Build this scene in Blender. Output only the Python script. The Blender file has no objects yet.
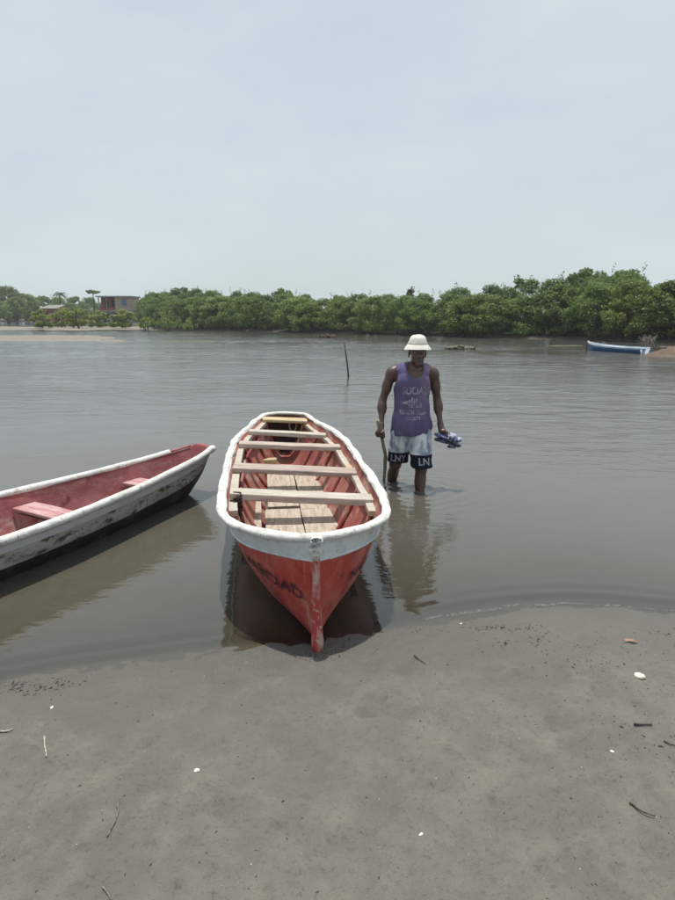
import bpy, bmesh, math, random
import numpy as np
from mathutils import Vector, Matrix
from mathutils.bvhtree import BVHTree

R = math.radians
scene = bpy.context.scene
COL = scene.collection

# ------------------------------------------------------------------ camera
PITCH = R(12.2)
CAMZ = 1.6
cam_d = bpy.data.cameras.new('camera')
cam = bpy.data.objects.new('camera', cam_d)
COL.objects.link(cam)
cam_d.sensor_fit = 'VERTICAL'
cam_d.sensor_height = 36
cam_d.lens = 36 * 624 / 900
cam_d.clip_start = 0.05
cam_d.clip_end = 3000
cam.location = (0, 0, CAMZ)
cam.rotation_euler = (R(90) - PITCH, 0, 0)
scene.camera = cam

# ------------------------------------------------------------------ world, sun, exposure
SUN_EL, SUN_AZ = R(79), R(-12)      # azimuth measured clockwise from +Y
w = bpy.data.worlds.new('World')
scene.world = w
w.use_nodes = True
nt = w.node_tree
nt.nodes.clear()
out = nt.nodes.new('ShaderNodeOutputWorld')
bg = nt.nodes.new('ShaderNodeBackground')
sky = nt.nodes.new('ShaderNodeTexSky')
sky.sky_type = 'NISHITA'
sky.sun_disc = False
sky.sun_elevation = SUN_EL
sky.sun_rotation = SUN_AZ
sky.air_density = 1.0
sky.dust_density = 2.2
sky.ozone_density = 1.0
SKY_STRENGTH = 0.1
# thin high haze veil over the blue, with barely visible streaks
tc = nt.nodes.new('ShaderNodeTexCoord')
mp = nt.nodes.new('ShaderNodeMapping'); mp.inputs['Scale'].default_value = (1.6, 1.6, 4.5)
nz = nt.nodes.new('ShaderNodeTexNoise'); nz.inputs['Scale'].default_value = 1.7; nz.inputs['Detail'].default_value = 4
nz.inputs['Roughness'].default_value = 0.55
rp = nt.nodes.new('ShaderNodeMapRange')
rp.inputs['From Min'].default_value = 0.35; rp.inputs['From Max'].default_value = 0.75
rp.inputs['To Min'].default_value = 0.74; rp.inputs['To Max'].default_value = 0.97
veil = nt.nodes.new('ShaderNodeMixRGB')
veil.inputs['Color2'].default_value = (5.75, 6.55, 6.85, 1)
nt.links.new(tc.outputs['Generated'], mp.inputs['Vector'])
nt.links.new(mp.outputs['Vector'], nz.inputs['Vector'])
nt.links.new(nz.outputs['Fac'], rp.inputs['Value'])
nt.links.new(rp.outputs['Result'], veil.inputs['Fac'])
nt.links.new(sky.outputs['Color'], veil.inputs['Color1'])
nt.links.new(veil.outputs['Color'], bg.inputs['Color'])
bg.inputs['Strength'].default_value = SKY_STRENGTH
nt.links.new(bg.outputs['Background'], out.inputs['Surface'])

sun_d = bpy.data.lights.new('sun', 'SUN')
sun_d.energy = 3.4
sun_d.angle = R(1.0)
sun_d.color = (1.0, 0.95, 0.88)
sun = bpy.data.objects.new('sun', sun_d)
COL.objects.link(sun)
sdir = Vector((math.sin(SUN_AZ) * math.cos(SUN_EL), math.cos(SUN_AZ) * math.cos(SUN_EL), math.sin(SUN_EL)))
sun.rotation_euler = (-sdir).to_track_quat('-Z', 'Y').to_euler()
sun.location = (0, 0, 30)

scene.view_settings.view_transform = 'Standard'
scene.view_settings.look = 'None'
scene.view_settings.exposure = 0.22
scene.view_settings.gamma = 1.0
scene.view_settings.use_curve_mapping = False
scene.cycles.volume_step_rate = 4
scene.cycles.volume_max_steps = 64
scene.cycles.max_bounces = 8
scene.cycles.transparent_max_bounces = 16
scene.cycles.caustics_reflective = False
scene.cycles.caustics_refractive = False

# ------------------------------------------------------------------ helpers
CP, SP = math.cos(PITCH), math.sin(PITCH)


def ray(px, py):
    dx, dy = (px - 337.5) / 624, (450 - py) / 624
    return np.array([dx, CP + dy * SP, -SP + dy * CP])


def atz(px, py, z=0.0):
    d = ray(px, py)
    t = (z - CAMZ) / d[2]
    return np.array([d[0] * t, d[1] * t, z])


def aty(px, py, Y):
    d = ray(px, py)
    t = Y / d[1]
    return np.array([d[0] * t, Y, CAMZ + d[2] * t])


def _hash(ix, iy, iz, seed):
    h = (ix.astype(np.int64) * 374761393 + iy.astype(np.int64) * 668265263 + iz.astype(np.int64) * 2147483647 + seed * 144665) & 0x7fffffff
    h = ((h ^ (h >> 13)) * 1274126177) & 0x7fffffff
    h = h ^ (h >> 16)
    return (h & 0xffff) / 65535.0


def vnoise(x, y, z=None, seed=0):
    x = np.asarray(x, float); y = np.asarray(y, float)
    z = np.zeros_like(x) if z is None else np.asarray(z, float)
    ix, iy, iz = np.floor(x), np.floor(y), np.floor(z)
    fx, fy, fz = x - ix, y - iy, z - iz
    fx = fx * fx * fx * (fx * (fx * 6 - 15) + 10); fy = fy * fy * fy * (fy * (fy * 6 - 15) + 10); fz = fz * fz * (3 - 2 * fz)
    r = 0
    for a in (0, 1):
        for b in (0, 1):
            for c in (0, 1):
                wgt = (fx if a else 1 - fx) * (fy if b else 1 - fy) * (fz if c else 1 - fz)
                r = r + wgt * _hash(ix + a, iy + b, iz + c, seed)
    return r * 2 - 1


def fbm(x, y, z=None, octv=4, seed=0, gain=0.5):
    r, a = 0, 1.0
    for o in range(octv):
        r = r + a * vnoise(x * 2 ** o, y * 2 ** o, None if z is None else z * 2 ** o, seed + o * 17)
        a *= gain
    return r


def tag(o, label=None, cat=None, group=None, kind=None):
    if label: o['label'] = label
    if cat: o['category'] = cat
    if group: o['group'] = group
    if kind: o['kind'] = kind
    return o


def link(name, me, parent=None):
    o = bpy.data.objects.new(name, me)
    COL.objects.link(o)
    if parent is not None:
        o.parent = parent
    return o


def empty(name, loc=(0, 0, 0), rz=0.0):
    o = bpy.data.objects.new(name, None)
    COL.objects.link(o)
    o.location = loc
    o.rotation_euler = (0, 0, rz)
    o.empty_display_size = 0.1
    return o


def mesh(name, V, F, mats, parent=None, smooth=False, mi=None, loc=None):
    me = bpy.data.meshes.new(name)
    me.from_pydata([tuple(map(float, v)) for v in V], [], [tuple(map(int, f)) for f in F])
    for m in (mats if isinstance(mats, (list, tuple)) else [mats]):
        me.materials.append(m)
    if smooth:
        me.polygons.foreach_set('use_smooth', [True] * len(me.polygons))
    if mi is not None:
        me.polygons.foreach_set('material_index', list(map(int, mi)))
    me.update()
    o = link(name, me, parent)
    if loc is not None:
        o.location = loc
    return o


class MB:
    def __init__(s):
        s.V = []; s.F = []

    def add(s, V, F):
        n = len(s.V)
        s.V += [tuple(v) for v in V]
        s.F += [tuple(i + n for i in f) for f in F]

    def box(s, c, size, M=None):
        V = []
        for x in (-.5, .5):
            for y in (-.5, .5):
                for z in (-.5, .5):
                    p = Vector((x * size[0], y * size[1], z * size[2]))
                    if M is not None: p = M @ p
                    V.append(tuple(p + Vector(c)))
        s.add(V, [(0, 1, 3, 2), (4, 6, 7, 5), (0, 4, 5, 1), (2, 3, 7, 6), (0, 2, 6, 4), (1, 5, 7, 3)])

    def tube(s, pts, rad, n=8, closed=False, sq=(1, 1), cap=True):
        pts = [Vector(p) for p in pts]
        m = len(pts)
        rad = [rad] * m if np.isscalar(rad) else list(rad)
        up0 = Vector((0, 0, 1))
        V = []
        for i, p in enumerate(pts):
            a = pts[(i - 1) % m] if (closed or i > 0) else pts[0]
            b = pts[(i + 1) % m] if (closed or i < m - 1) else pts[-1]
            t = (b - a)
            t = t.normalized() if t.length > 1e-9 else Vector((0, 1, 0))
            up = up0 if abs(t.dot(up0)) < 0.95 else Vector((0, 1, 0))
            sx = t.cross(up).normalized(); sy = sx.cross(t).normalized()
            for k in range(n):
                an = 2 * math.pi * k / n + (math.pi / 4 if n == 4 else 0)
                V.append(p + sx * (math.cos(an) * rad[i] * sq[0]) + sy * (math.sin(an) * rad[i] * sq[1]))
        F = []
        for i in range(m if closed else m - 1):
            j = (i + 1) % m
            for k in range(n):
                F.append((i * n + k, i * n + (k + 1) % n, j * n + (k + 1) % n, j * n + k))
        if cap and not closed:
            F.append(tuple(range(n))[::-1])
            F.append(tuple((m - 1) * n + k for k in range(n)))
        s.add(V, F)

    def build(s, name, mats, parent=None, smooth=False, loc=None):
        return mesh(name, s.V, s.F, mats, parent, smooth, loc=loc)


def bevel(o, wdt, seg=2):
    bm = bmesh.new(); bm.from_mesh(o.data)
    bmesh.ops.bevel(bm, geom=bm.edges[:], offset=wdt, segments=seg, affect='EDGES', profile=0.5)
    bm.to_mesh(o.data); bm.free()
    return o


def warp(o, amp, freq, seed=0):
    n = len(o.data.vertices)
    co = np.empty(n * 3); o.data.vertices.foreach_get('co', co); co = co.reshape(-1, 3)
    for k in range(3):
        co[:, k] += amp * fbm(co[:, 0] * freq + k * 7.3, co[:, 1] * freq, co[:, 2] * freq, 2, seed + k)
    o.data.vertices.foreach_set('co', co.ravel()); o.data.update()
    return o


# ------------------------------------------------------------------ materials
def new_mat(name):
    m = bpy.data.materials.new(name); m.use_nodes = True
    t = m.node_tree; t.nodes.clear()
    o = t.nodes.new('ShaderNodeOutputMaterial')
    return m, t, o


def mat(name, base, layers=(), rough=0.6, bump=0.0, bscale=40.0, stretch=(1, 1, 1), jitter=0.0, spec=0.4, coord='Object', sub=0.0, two=False, rvar=0.0):
    """layers: (colour, noise scale, lo, hi[, stretch[, roughness]]): colour laid over where the noise lies above lo..hi"""
    m, t, o = new_mat(name)
    N, L = t.nodes.new, t.links.new
    b = N('ShaderNodeBsdfPrincipled')
    b.inputs['Roughness'].default_value = rough
    b.inputs['Specular IOR Level'].default_value = spec
    tcn = N('ShaderNodeTexCoord')
    src = tcn.outputs[coord]

    def mapped(st):
        mpn = N('ShaderNodeMapping'); mpn.inputs['Scale'].default_value = st
        L(src, mpn.inputs['Vector'])
        return mpn.outputs['Vector']
    col = None
    rgb = N('ShaderNodeRGB'); rgb.outputs[0].default_value = (*base, 1)
    col = rgb.outputs[0]
    if jitter:
        oi = N('ShaderNodeObjectInfo')
        hs = N('ShaderNodeHueSaturation')
        mr = N('ShaderNodeMapRange'); mr.inputs['To Min'].default_value = 1 - jitter; mr.inputs['To Max'].default_value = 1 + jitter
        mh = N('ShaderNodeMapRange'); mh.inputs['To Min'].default_value = 0.5 - jitter * .05; mh.inputs['To Max'].default_value = 0.5 + jitter * .05
        L(oi.outputs['Random'], mr.inputs['Value']); L(mr.outputs[0], hs.inputs['Value'])
        mu = N('ShaderNodeMath'); mu.operation = 'MULTIPLY'; mu.inputs[1].default_value = 7.31
        fr = N('ShaderNodeMath'); fr.operation = 'FRACT'
        L(oi.outputs['Random'], mu.inputs[0]); L(mu.outputs[0], fr.inputs[0]); L(fr.outputs[0], mh.inputs['Value']); L(mh.outputs[0], hs.inputs['Hue'])
        L(col, hs.inputs['Color']); col = hs.outputs[0]
    for i, ly in enumerate(layers):
        c, sc, lo, hi = ly[:4]
        st = ly[4] if len(ly) > 4 else stretch
        n = N('ShaderNodeTexNoise'); n.inputs['Scale'].default_value = sc; n.inputs['Detail'].default_value = 6
        n.inputs['Roughness'].default_value = 0.62
        # offset each layer so that they do not coincide
        mpn = N('ShaderNodeMapping'); mpn.inputs['Scale'].default_value = st; mpn.inputs['Location'].default_value = (i * 3.7, i * 1.9, i * 5.1)
        L(src, mpn.inputs['Vector']); L(mpn.outputs[0], n.inputs['Vector'])
        mr = N('ShaderNodeMapRange'); mr.inputs['From Min'].default_value = lo; mr.inputs['From Max'].default_value = hi
        L(n.outputs['Fac'], mr.inputs['Value'])
        mx = N('ShaderNodeMixRGB'); mx.inputs['Color2'].default_value = (*c, 1)
        L(mr.outputs[0], mx.inputs['Fac']); L(col, mx.inputs['Color1'])
        col = mx.outputs[0]
    L(col, b.inputs['Base Color'])
    if rvar:
        n = N('ShaderNodeTexNoise'); n.inputs['Scale'].default_value = bscale * .3; n.inputs['Detail'].default_value = 4
        L(src, n.inputs['Vector'])
        mr = N('ShaderNodeMapRange'); mr.inputs['From Min'].default_value = .3; mr.inputs['From Max'].default_value = .7
        mr.inputs['To Min'].default_value = rough - rvar; mr.inputs['To Max'].default_value = rough + rvar
        L(n.outputs['Fac'], mr.inputs['Value']); L(mr.outputs[0], b.inputs['Roughness'])
    if bump:
        n = N('ShaderNodeTexNoise'); n.inputs['Scale'].default_value = bscale; n.inputs['Detail'].default_value = 5
        L(mapped(stretch), n.inputs['Vector'])
        bn = N('ShaderNodeBump'); bn.inputs['Strength'].default_value = min(bump, 1.0); bn.inputs['Distance'].default_value = 0.01
        L(n.outputs['Fac'], bn.inputs['Height']); L(bn.outputs[0], b.inputs['Normal'])
    if two:
        tr = N('ShaderNodeBsdfTranslucent'); L(col, tr.inputs['Color'])
        ms = N('ShaderNodeMixShader'); ms.inputs[0].default_value = 0.42
        L(b.outputs[0], ms.inputs[1]); L(tr.outputs[0], ms.inputs[2]); L(ms.outputs[0], o.inputs['Surface'])
    else:
        L(b.outputs[0], o.inputs['Surface'])
    return m


M = {}
RED_IN = (0.30, 0.085, 0.07)
M['red'] = mat('red_paint', (0.38, 0.048, 0.038), [((0.48, 0.15, 0.115), 4, .46, .66), ((0.46, 0.20, 0.16), 9, .56, .72, (2.5, 2.5, .5)), ((0.20, 0.018, 0.016), 9, .56, .70), ((0.42, 0.16, 0.12), 38, .64, .72), ((0.10, 0.028, 0.022), 3.1, .60, .78, (1, 1, 2))], rough=.5, bump=.5, bscale=22, rvar=.12)
M['redwood'] = mat('worn_red_paint', (0.29, 0.065, 0.053), [((0.37, 0.15, 0.12), 4, .43, .62), ((0.44, 0.33, 0.27), 7, .52, .68, (1, .35, 1)), ((0.09, 0.03, 0.025), 5, .60, .74), ((0.40, 0.33, 0.27), 42, .64, .70)], rough=.7, bump=.6, bscale=25)
M['pinkred'] = mat('faded_crimson_paint', (0.31, 0.080, 0.086), [((0.39, 0.17, 0.165), 3.5, .42, .62), ((0.44, 0.31, 0.28), 9, .54, .70, (1, .3, 1)), ((0.15, 0.02, 0.025), 5, .58, .72)], rough=.6, bump=.45, bscale=25)
M['pinkboard'] = mat('faded_pink_board', (0.42, 0.20, 0.20), [((0.52, 0.36, 0.35), 4, .45, .62, (1, 4, 4)), ((0.28, 0.08, 0.09), 6, .56, .70, (1, 4, 4))], rough=.65, bump=.4, bscale=25)
M['white'] = mat('white_paint', (0.70, 0.69, 0.66), [((0.55, 0.54, 0.51), 6, .46, .66), ((0.40, 0.37, 0.32), 18, .57, .68), ((0.16, 0.14, 0.12), 40, .63, .69), ((0.34, 0.36, 0.36), 4, .62, .74)], rough=.55, bump=1.0, bscale=17, rvar=.12)
M['band'] = mat('white_strake_paint', (0.62, 0.64, 0.64), [((0.46, 0.50, 0.52), 7, .45, .66), ((0.34, 0.30, 0.27), 20, .60, .70), ((0.12, 0.10, 0.09), 46, .66, .71), ((0.42, 0.16, 0.13), 11, .70, .76)], rough=.55, bump=.6, bscale=30)
M['weathered'] = mat('weathered_white_hull_paint', (0.55, 0.56, 0.52), [((0.36, 0.37, 0.32), 4, .42, .62, (1, .5, 1.6)), ((0.10, 0.10, 0.085), 14, .53, .62, (1, .5, 1.5)), ((0.05, 0.05, 0.045), 34, .60, .66), ((0.30, 0.10, 0.04), 7, .70, .76)], rough=.7, bump=.6, bscale=30)
M['blackhull'] = mat('black_bottom_paint', (0.022, 0.022, 0.021), [((0.075, 0.075, 0.066), 6, .5, .68), ((0.19, 0.18, 0.16), 22, .64, .72)], rough=.6, bump=.6, bscale=30)
M['wood'] = mat('bare_grey_wood', (0.47, 0.40, 0.325), [((0.36, 0.29, 0.22), 5, .46, .62), ((0.56, 0.51, 0.45), 8, .52, .66), ((0.17, 0.12, 0.09), 20, .62, .70), ((0.36, 0.16, 0.12), 3.3, .62, .72, (1, 1, 1))], rough=.8, bump=.5, bscale=22, stretch=(7, .9, 7))
M['woodx'] = mat('bare_pale_wood_across', (0.43, 0.36, 0.30), [((0.33, 0.27, 0.22), 5, .48, .64), ((0.54, 0.49, 0.43), 5, .5, .66), ((0.20, 0.15, 0.11), 20, .64, .71)], rough=.75, bump=.5, bscale=22, stretch=(.9, 8, 8))
M['woodwhite'] = mat('white_washed_wood', (0.52, 0.48, 0.41), [((0.38, 0.33, 0.27), 6, .46, .62), ((0.50, 0.40, 0.24), 1.6, .54, .64, (1, 1, 1)), ((0.22, 0.18, 0.14), 22, .65, .72)], rough=.65, bump=.45, bscale=22, stretch=(.9, 8, 8))
M['woodpink'] = mat('pinkish_worn_wood', (0.40, 0.32, 0.275), [((0.30, 0.215, 0.185), 5, .46, .62), ((0.50, 0.44, 0.39), 6, .5, .66), ((0.18, 0.13, 0.10), 20, .62, .70)], rough=.75, bump=.5, bscale=22, stretch=(.9, 8, 8))
M['woodyellow'] = mat('yellowed_wood', (0.52, 0.42, 0.24), [((0.42, 0.32, 0.16), 5, .46, .62), ((0.60, 0.54, 0.42), 6, .54, .68), ((0.18, 0.12, 0.06), 20, .64, .71)], rough=.75, bump=.5, bscale=22, stretch=(.9, 8, 8))
M['dark'] = mat('dark_lashing_and_stern_shade', (0.035, 0.022, 0.018), [((0.09, 0.05, 0.035), 30, .5, .65)], rough=.8, bump=.6, bscale=60)  # dark lashing; on the stern bulkhead this tone stands in for shadow
M['ink'] = mat('faded_black_lettering', (0.040, 0.013, 0.020), [((0.30, 0.04, 0.035), 17, .58, .66)], rough=.7)
M['rope'] = mat('pale_rope', (0.48, 0.40, 0.29), [((0.30, 0.23, 0.15), 60, .45, .6)], rough=.9, bump=.8, bscale=120)
M['skin'] = mat('dark_brown_skin', (0.080, 0.041, 0.029), [((0.110, 0.055, 0.038), 9, .45, .65), ((0.055, 0.027, 0.019), 26, .58, .7)], rough=.40, bump=.35, bscale=70, spec=.6)
M['hair'] = mat('black_hair', (0.012, 0.010, 0.009), rough=.7, bump=1, bscale=300)
M['eye'] = mat('eye_white', (0.22, 0.19, 0.17), rough=.25)
M['iris'] = mat('dark_iris', (0.015, 0.009, 0.006), rough=.2)
M['hat'] = mat('cream_cotton', (0.80, 0.78, 0.70), [((0.68, 0.65, 0.56), 18, .5, .68)], rough=.9, bump=.6, bscale=160)
M['print'] = mat('faded_grey_print', (0.40, 0.38, 0.45), [((0.17, 0.145, 0.24), 20, .42, .57)], rough=.85)
M['shortprint'] = mat('white_short_print', (0.38, 0.40, 0.45), [((0.16, 0.17, 0.22), 30, .48, .60)], rough=.85)
M['stick'] = mat('weathered_stick_wood', (0.26, 0.20, 0.14), [((0.36, 0.31, 0.25), 8, .45, .62), ((0.08, 0.055, 0.035), 16, .58, .68)], rough=.8, bump=.8, bscale=40, stretch=(5, 5, .8))
M['sole'] = mat('navy_rubber_sole', (0.03, 0.035, 0.075), [((0.16, 0.18, 0.30), 25, .5, .6)], rough=.55)
M['insole'] = mat('blue_grey_insole', (0.13, 0.16, 0.30), [((0.45, 0.47, 0.55), 22, .52, .58), ((0.03, 0.03, 0.06), 28, .58, .62)], rough=.6)
M['strap'] = mat('pale_rubber_strap', (0.33, 0.36, 0.46), [((0.04, 0.05, 0.10), 30, .48, .53)], rough=.5)
M['shell'] = mat('white_shell', (0.80, 0.77, 0.66), [((0.62, 0.56, 0.42), 60, .5, .65)], rough=.5, bump=.6, bscale=120)
M['twig'] = mat('grey_twig_bark', (0.19, 0.155, 0.12), [((0.30, 0.26, 0.21), 60, .48, .62), ((0.05, 0.04, 0.03), 90, .58, .68)], rough=.85, bump=.8, bscale=200)
M['twigdark'] = mat('wet_dark_twig', (0.035, 0.028, 0.022), [((0.09, 0.075, 0.06), 80, .5, .65)], rough=.6, bump=.6, bscale=200)
M['twigpale'] = mat('bleached_twig', (0.50, 0.46, 0.39), [((0.30, 0.26, 0.20), 80, .5, .65)], rough=.8, bump=.6, bscale=200)
M['leafdry'] = mat('dry_brown_leaf', (0.34, 0.19, 0.11), [((0.20, 0.10, 0.06), 80, .5, .62)], rough=.7)
M['fleck'] = mat('dark_organic_fleck', (0.055, 0.047, 0.039), [((0.10, 0.085, 0.07), 30, .5, .65)], rough=.8)
M['fleckpale'] = mat('pale_shell_grit', (0.62, 0.60, 0.55), rough=.7)
M['bark'] = mat('dark_mangrove_bark', (0.075, 0.058, 0.045), [((0.13, 0.11, 0.09), 6, .5, .65)], rough=.9, bump=.6, bscale=10)
M['leaf'] = mat('mangrove_leaves', (0.18, 0.25, 0.066), [((0.25, 0.32, 0.08), 1.1, .48, .62), ((0.12, 0.175, 0.05), 2.3, .52, .66)], rough=.5, jitter=.38, two=True, spec=.3)
M['leafdark'] = mat('dark_tree_leaves', (0.15, 0.22, 0.066), [((0.19, 0.26, 0.075), 1.1, .48, .62), ((0.10, 0.155, 0.05), 2.3, .52, .66)], rough=.5, jitter=.28, two=True, spec=.3)
M['leafyoung'] = mat('young_mangrove_leaves', (0.27, 0.33, 0.08), [((0.32, 0.38, 0.09), 2, .48, .62), ((0.18, 0.23, 0.06), 3.3, .52, .66)], rough=.5, jitter=.2, two=True, spec=.3)
M['palm'] = mat('palm_leaves', (0.052, 0.080, 0.030), rough=.5, two=True)
M['brick'] = mat('house_red_brick', (0.30, 0.085, 0.065), [((0.22, 0.07, 0.05), 3, .5, .65)], rough=.9)
M['beige'] = mat('house_beige_render', (0.42, 0.35, 0.26), [((0.33, 0.28, 0.21), 1.2, .48, .64)], rough=.9)
M['teal'] = mat('house_grey_teal_render', (0.28, 0.34, 0.34), [((0.2, 0.24, 0.24), 1.5, .5, .66)], rough=.9)
M['orange'] = mat('hut_orange_brick', (0.42, 0.17, 0.10), [((0.32, 0.12, 0.08), 2, .5, .65)], rough=.9)
M['concrete'] = mat('grey_concrete', (0.34, 0.33, 0.31), [((0.25, 0.24, 0.22), 2, .5, .65)], rough=.9)
M['zinc'] = mat('grey_zinc_sheet', (0.22, 0.20, 0.18), [((0.28, 0.20, 0.15), 2, .54, .66)], rough=.5)
M['bluepaint'] = mat('blue_paint', (0.025, 0.10, 0.28), [((0.06, 0.16, 0.36), 6, .5, .66)], rough=.45)
M['bluewin'] = mat('blue_window_frame', (0.12, 0.22, 0.45), rough=.5)
M['glass'] = mat('dark_window_glass', (0.06, 0.08, 0.12), rough=.1, spec=.8)
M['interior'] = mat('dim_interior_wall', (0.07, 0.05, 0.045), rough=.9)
M['mudbrush'] = mat('brown_mud_and_debris', (0.105, 0.068, 0.046), [((0.155, 0.12, 0.088), 3, .45, .62), ((0.06, 0.045, 0.03), 7, .55, .66)], rough=.95, bump=1, bscale=14)
M['shellclump'] = mat('grey_brown_oyster_clump', (0.13, 0.115, 0.08), [((0.26, 0.24, 0.19), 7, .5, .62), ((0.05, 0.045, 0.03), 9, .55, .66)], rough=.9, bump=1, bscale=20)
M['driftwood'] = mat('bleached_driftwood', (0.32, 0.28, 0.23), [((0.2, 0.17, 0.13), 6, .5, .65)], rough=.9)
M['pole'] = mat('dark_wet_pole', (0.06, 0.048, 0.038), [((0.12, 0.10, 0.08), 8, .5, .65)], rough=.8, bump=.6, bscale=30)
M['reed'] = mat('green_shoots', (0.20, 0.26, 0.07), rough=.6, two=True, jitter=.2)
M['weed'] = mat('floating_weed', (0.07, 0.085, 0.035), [((0.11, 0.12, 0.05), 3, .5, .65)], rough=.7)


def shirt_mat():
    m, t, o = new_mat('faded_purple_cotton')
    N, L = t.nodes.new, t.links.new
    b = N('ShaderNodeBsdfPrincipled'); b.inputs['Roughness'].default_value = .9
    b.inputs['Specular IOR Level'].default_value = .15
    tcn = N('ShaderNodeTexCoord')
    sx = N('ShaderNodeSeparateXYZ'); L(tcn.outputs['Object'], sx.inputs[0])
    n = N('ShaderNodeTexNoise'); n.inputs['Scale'].default_value = 7; n.inputs['Detail'].default_value = 5; L(tcn.outputs['Object'], n.inputs['Vector'])
    # bleached side: a broad faded strip down his left side, wavering with the noise
    a = N('ShaderNodeMath'); a.operation = 'MULTIPLY_ADD'; a.inputs[1].default_value = .34; L(n.outputs['Fac'], a.inputs[0]); L(sx.outputs[0], a.inputs[2])
    mr = N('ShaderNodeMapRange'); mr.inputs['From Min'].default_value = .18; mr.inputs['From Max'].default_value = .30; L(a.outputs[0], mr.inputs['Value'])
    zz = N('ShaderNodeMapRange'); zz.inputs['From Min'].default_value = .92; zz.inputs['From Max'].default_value = 1.20; L(sx.outputs[2], zz.inputs['Value'])
    mu = N('ShaderNodeMath'); mu.operation = 'MULTIPLY'; L(mr.outputs[0], mu.inputs[0]); L(zz.outputs[0], mu.inputs[1])
    mx = N('ShaderNodeMixRGB'); mx.inputs['Color1'].default_value = (0.122, 0.108, 0.200, 1); mx.inputs['Color2'].default_value = (0.29, 0.22, 0.34, 1)
    L(mu.outputs[0], mx.inputs['Fac'])
    n2 = N('ShaderNodeTexNoise'); n2.inputs['Scale'].default_value = 16; n2.inputs['Detail'].default_value = 6; L(tcn.outputs['Object'], n2.inputs['Vector'])
    mr2 = N('ShaderNodeMapRange'); mr2.inputs['From Min'].default_value = .5; mr2.inputs['From Max'].default_value = .72; L(n2.outputs['Fac'], mr2.inputs['Value'])
    mx2 = N('ShaderNodeMixRGB'); mx2.inputs['Color2'].default_value = (0.14, 0.10, 0.21, 1); L(mr2.outputs[0], mx2.inputs['Fac']); L(mx.outputs[0], mx2.inputs['Color1'])
    L(mx2.outputs[0], b.inputs['Base Color'])
    n3 = N('ShaderNodeTexNoise'); n3.inputs['Scale'].default_value = 14; n3.inputs['Detail'].default_value = 4; L(tcn.outputs['Object'], n3.inputs['Vector'])
    bn = N('ShaderNodeBump'); bn.inputs['Strength'].default_value = .5; bn.inputs['Distance'].default_value = .02; L(n3.outputs['Fac'], bn.inputs['Height']); L(bn.outputs[0], b.inputs['Normal'])
    L(b.outputs[0], o.inputs['Surface'])
    return m


def shorts_mat():
    m, t, o = new_mat('pale_denim_with_navy_hem')
    N, L = t.nodes.new, t.links.new
    b = N('ShaderNodeBsdfPrincipled'); b.inputs['Roughness'].default_value = .85
    b.inputs['Specular IOR Level'].default_value = .15
    tcn = N('ShaderNodeTexCoord')
    sx = N('ShaderNodeSeparateXYZ'); L(tcn.outputs['Object'], sx.inputs[0])
    n = N('ShaderNodeTexNoise'); n.inputs['Scale'].default_value = 9; n.inputs['Detail'].default_value = 5
    mp_ = N('ShaderNodeMapping'); mp_.inputs['Scale'].default_value = (2, 2, .6); L(tcn.outputs['Object'], mp_.inputs[0]); L(mp_.outputs[0], n.inputs['Vector'])
    mr = N('ShaderNodeMapRange'); mr.inputs['From Min'].default_value = .38; mr.inputs['From Max'].default_value = .58; L(n.outputs['Fac'], mr.inputs['Value'])
    mx = N('ShaderNodeMixRGB'); mx.inputs['Color1'].default_value = (0.24, 0.28, 0.39, 1); mx.inputs['Color2'].default_value = (0.66, 0.68, 0.71, 1); L(mr.outputs[0], mx.inputs['Fac'])
    g = N('ShaderNodeMath'); g.operation = 'LESS_THAN'; g.inputs[1].default_value = .612; L(sx.outputs[2], g.inputs[0])
    mx2 = N('ShaderNodeMixRGB'); mx2.inputs['Color2'].default_value = (0.014, 0.016, 0.032, 1); L(g.outputs[0], mx2.inputs['Fac']); L(mx.outputs[0], mx2.inputs['Color1'])
    L(mx2.outputs[0], b.inputs['Base Color'])
    bn = N('ShaderNodeBump'); bn.inputs['Strength'].default_value = .4; bn.inputs['Distance'].default_value = .02; L(n.outputs['Fac'], bn.inputs['Height']); L(bn.outputs[0], b.inputs['Normal'])
    L(b.outputs[0], o.inputs['Surface'])
    return m


M['shirt'] = shirt_mat()
M['shorts'] = shorts_mat()


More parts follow.
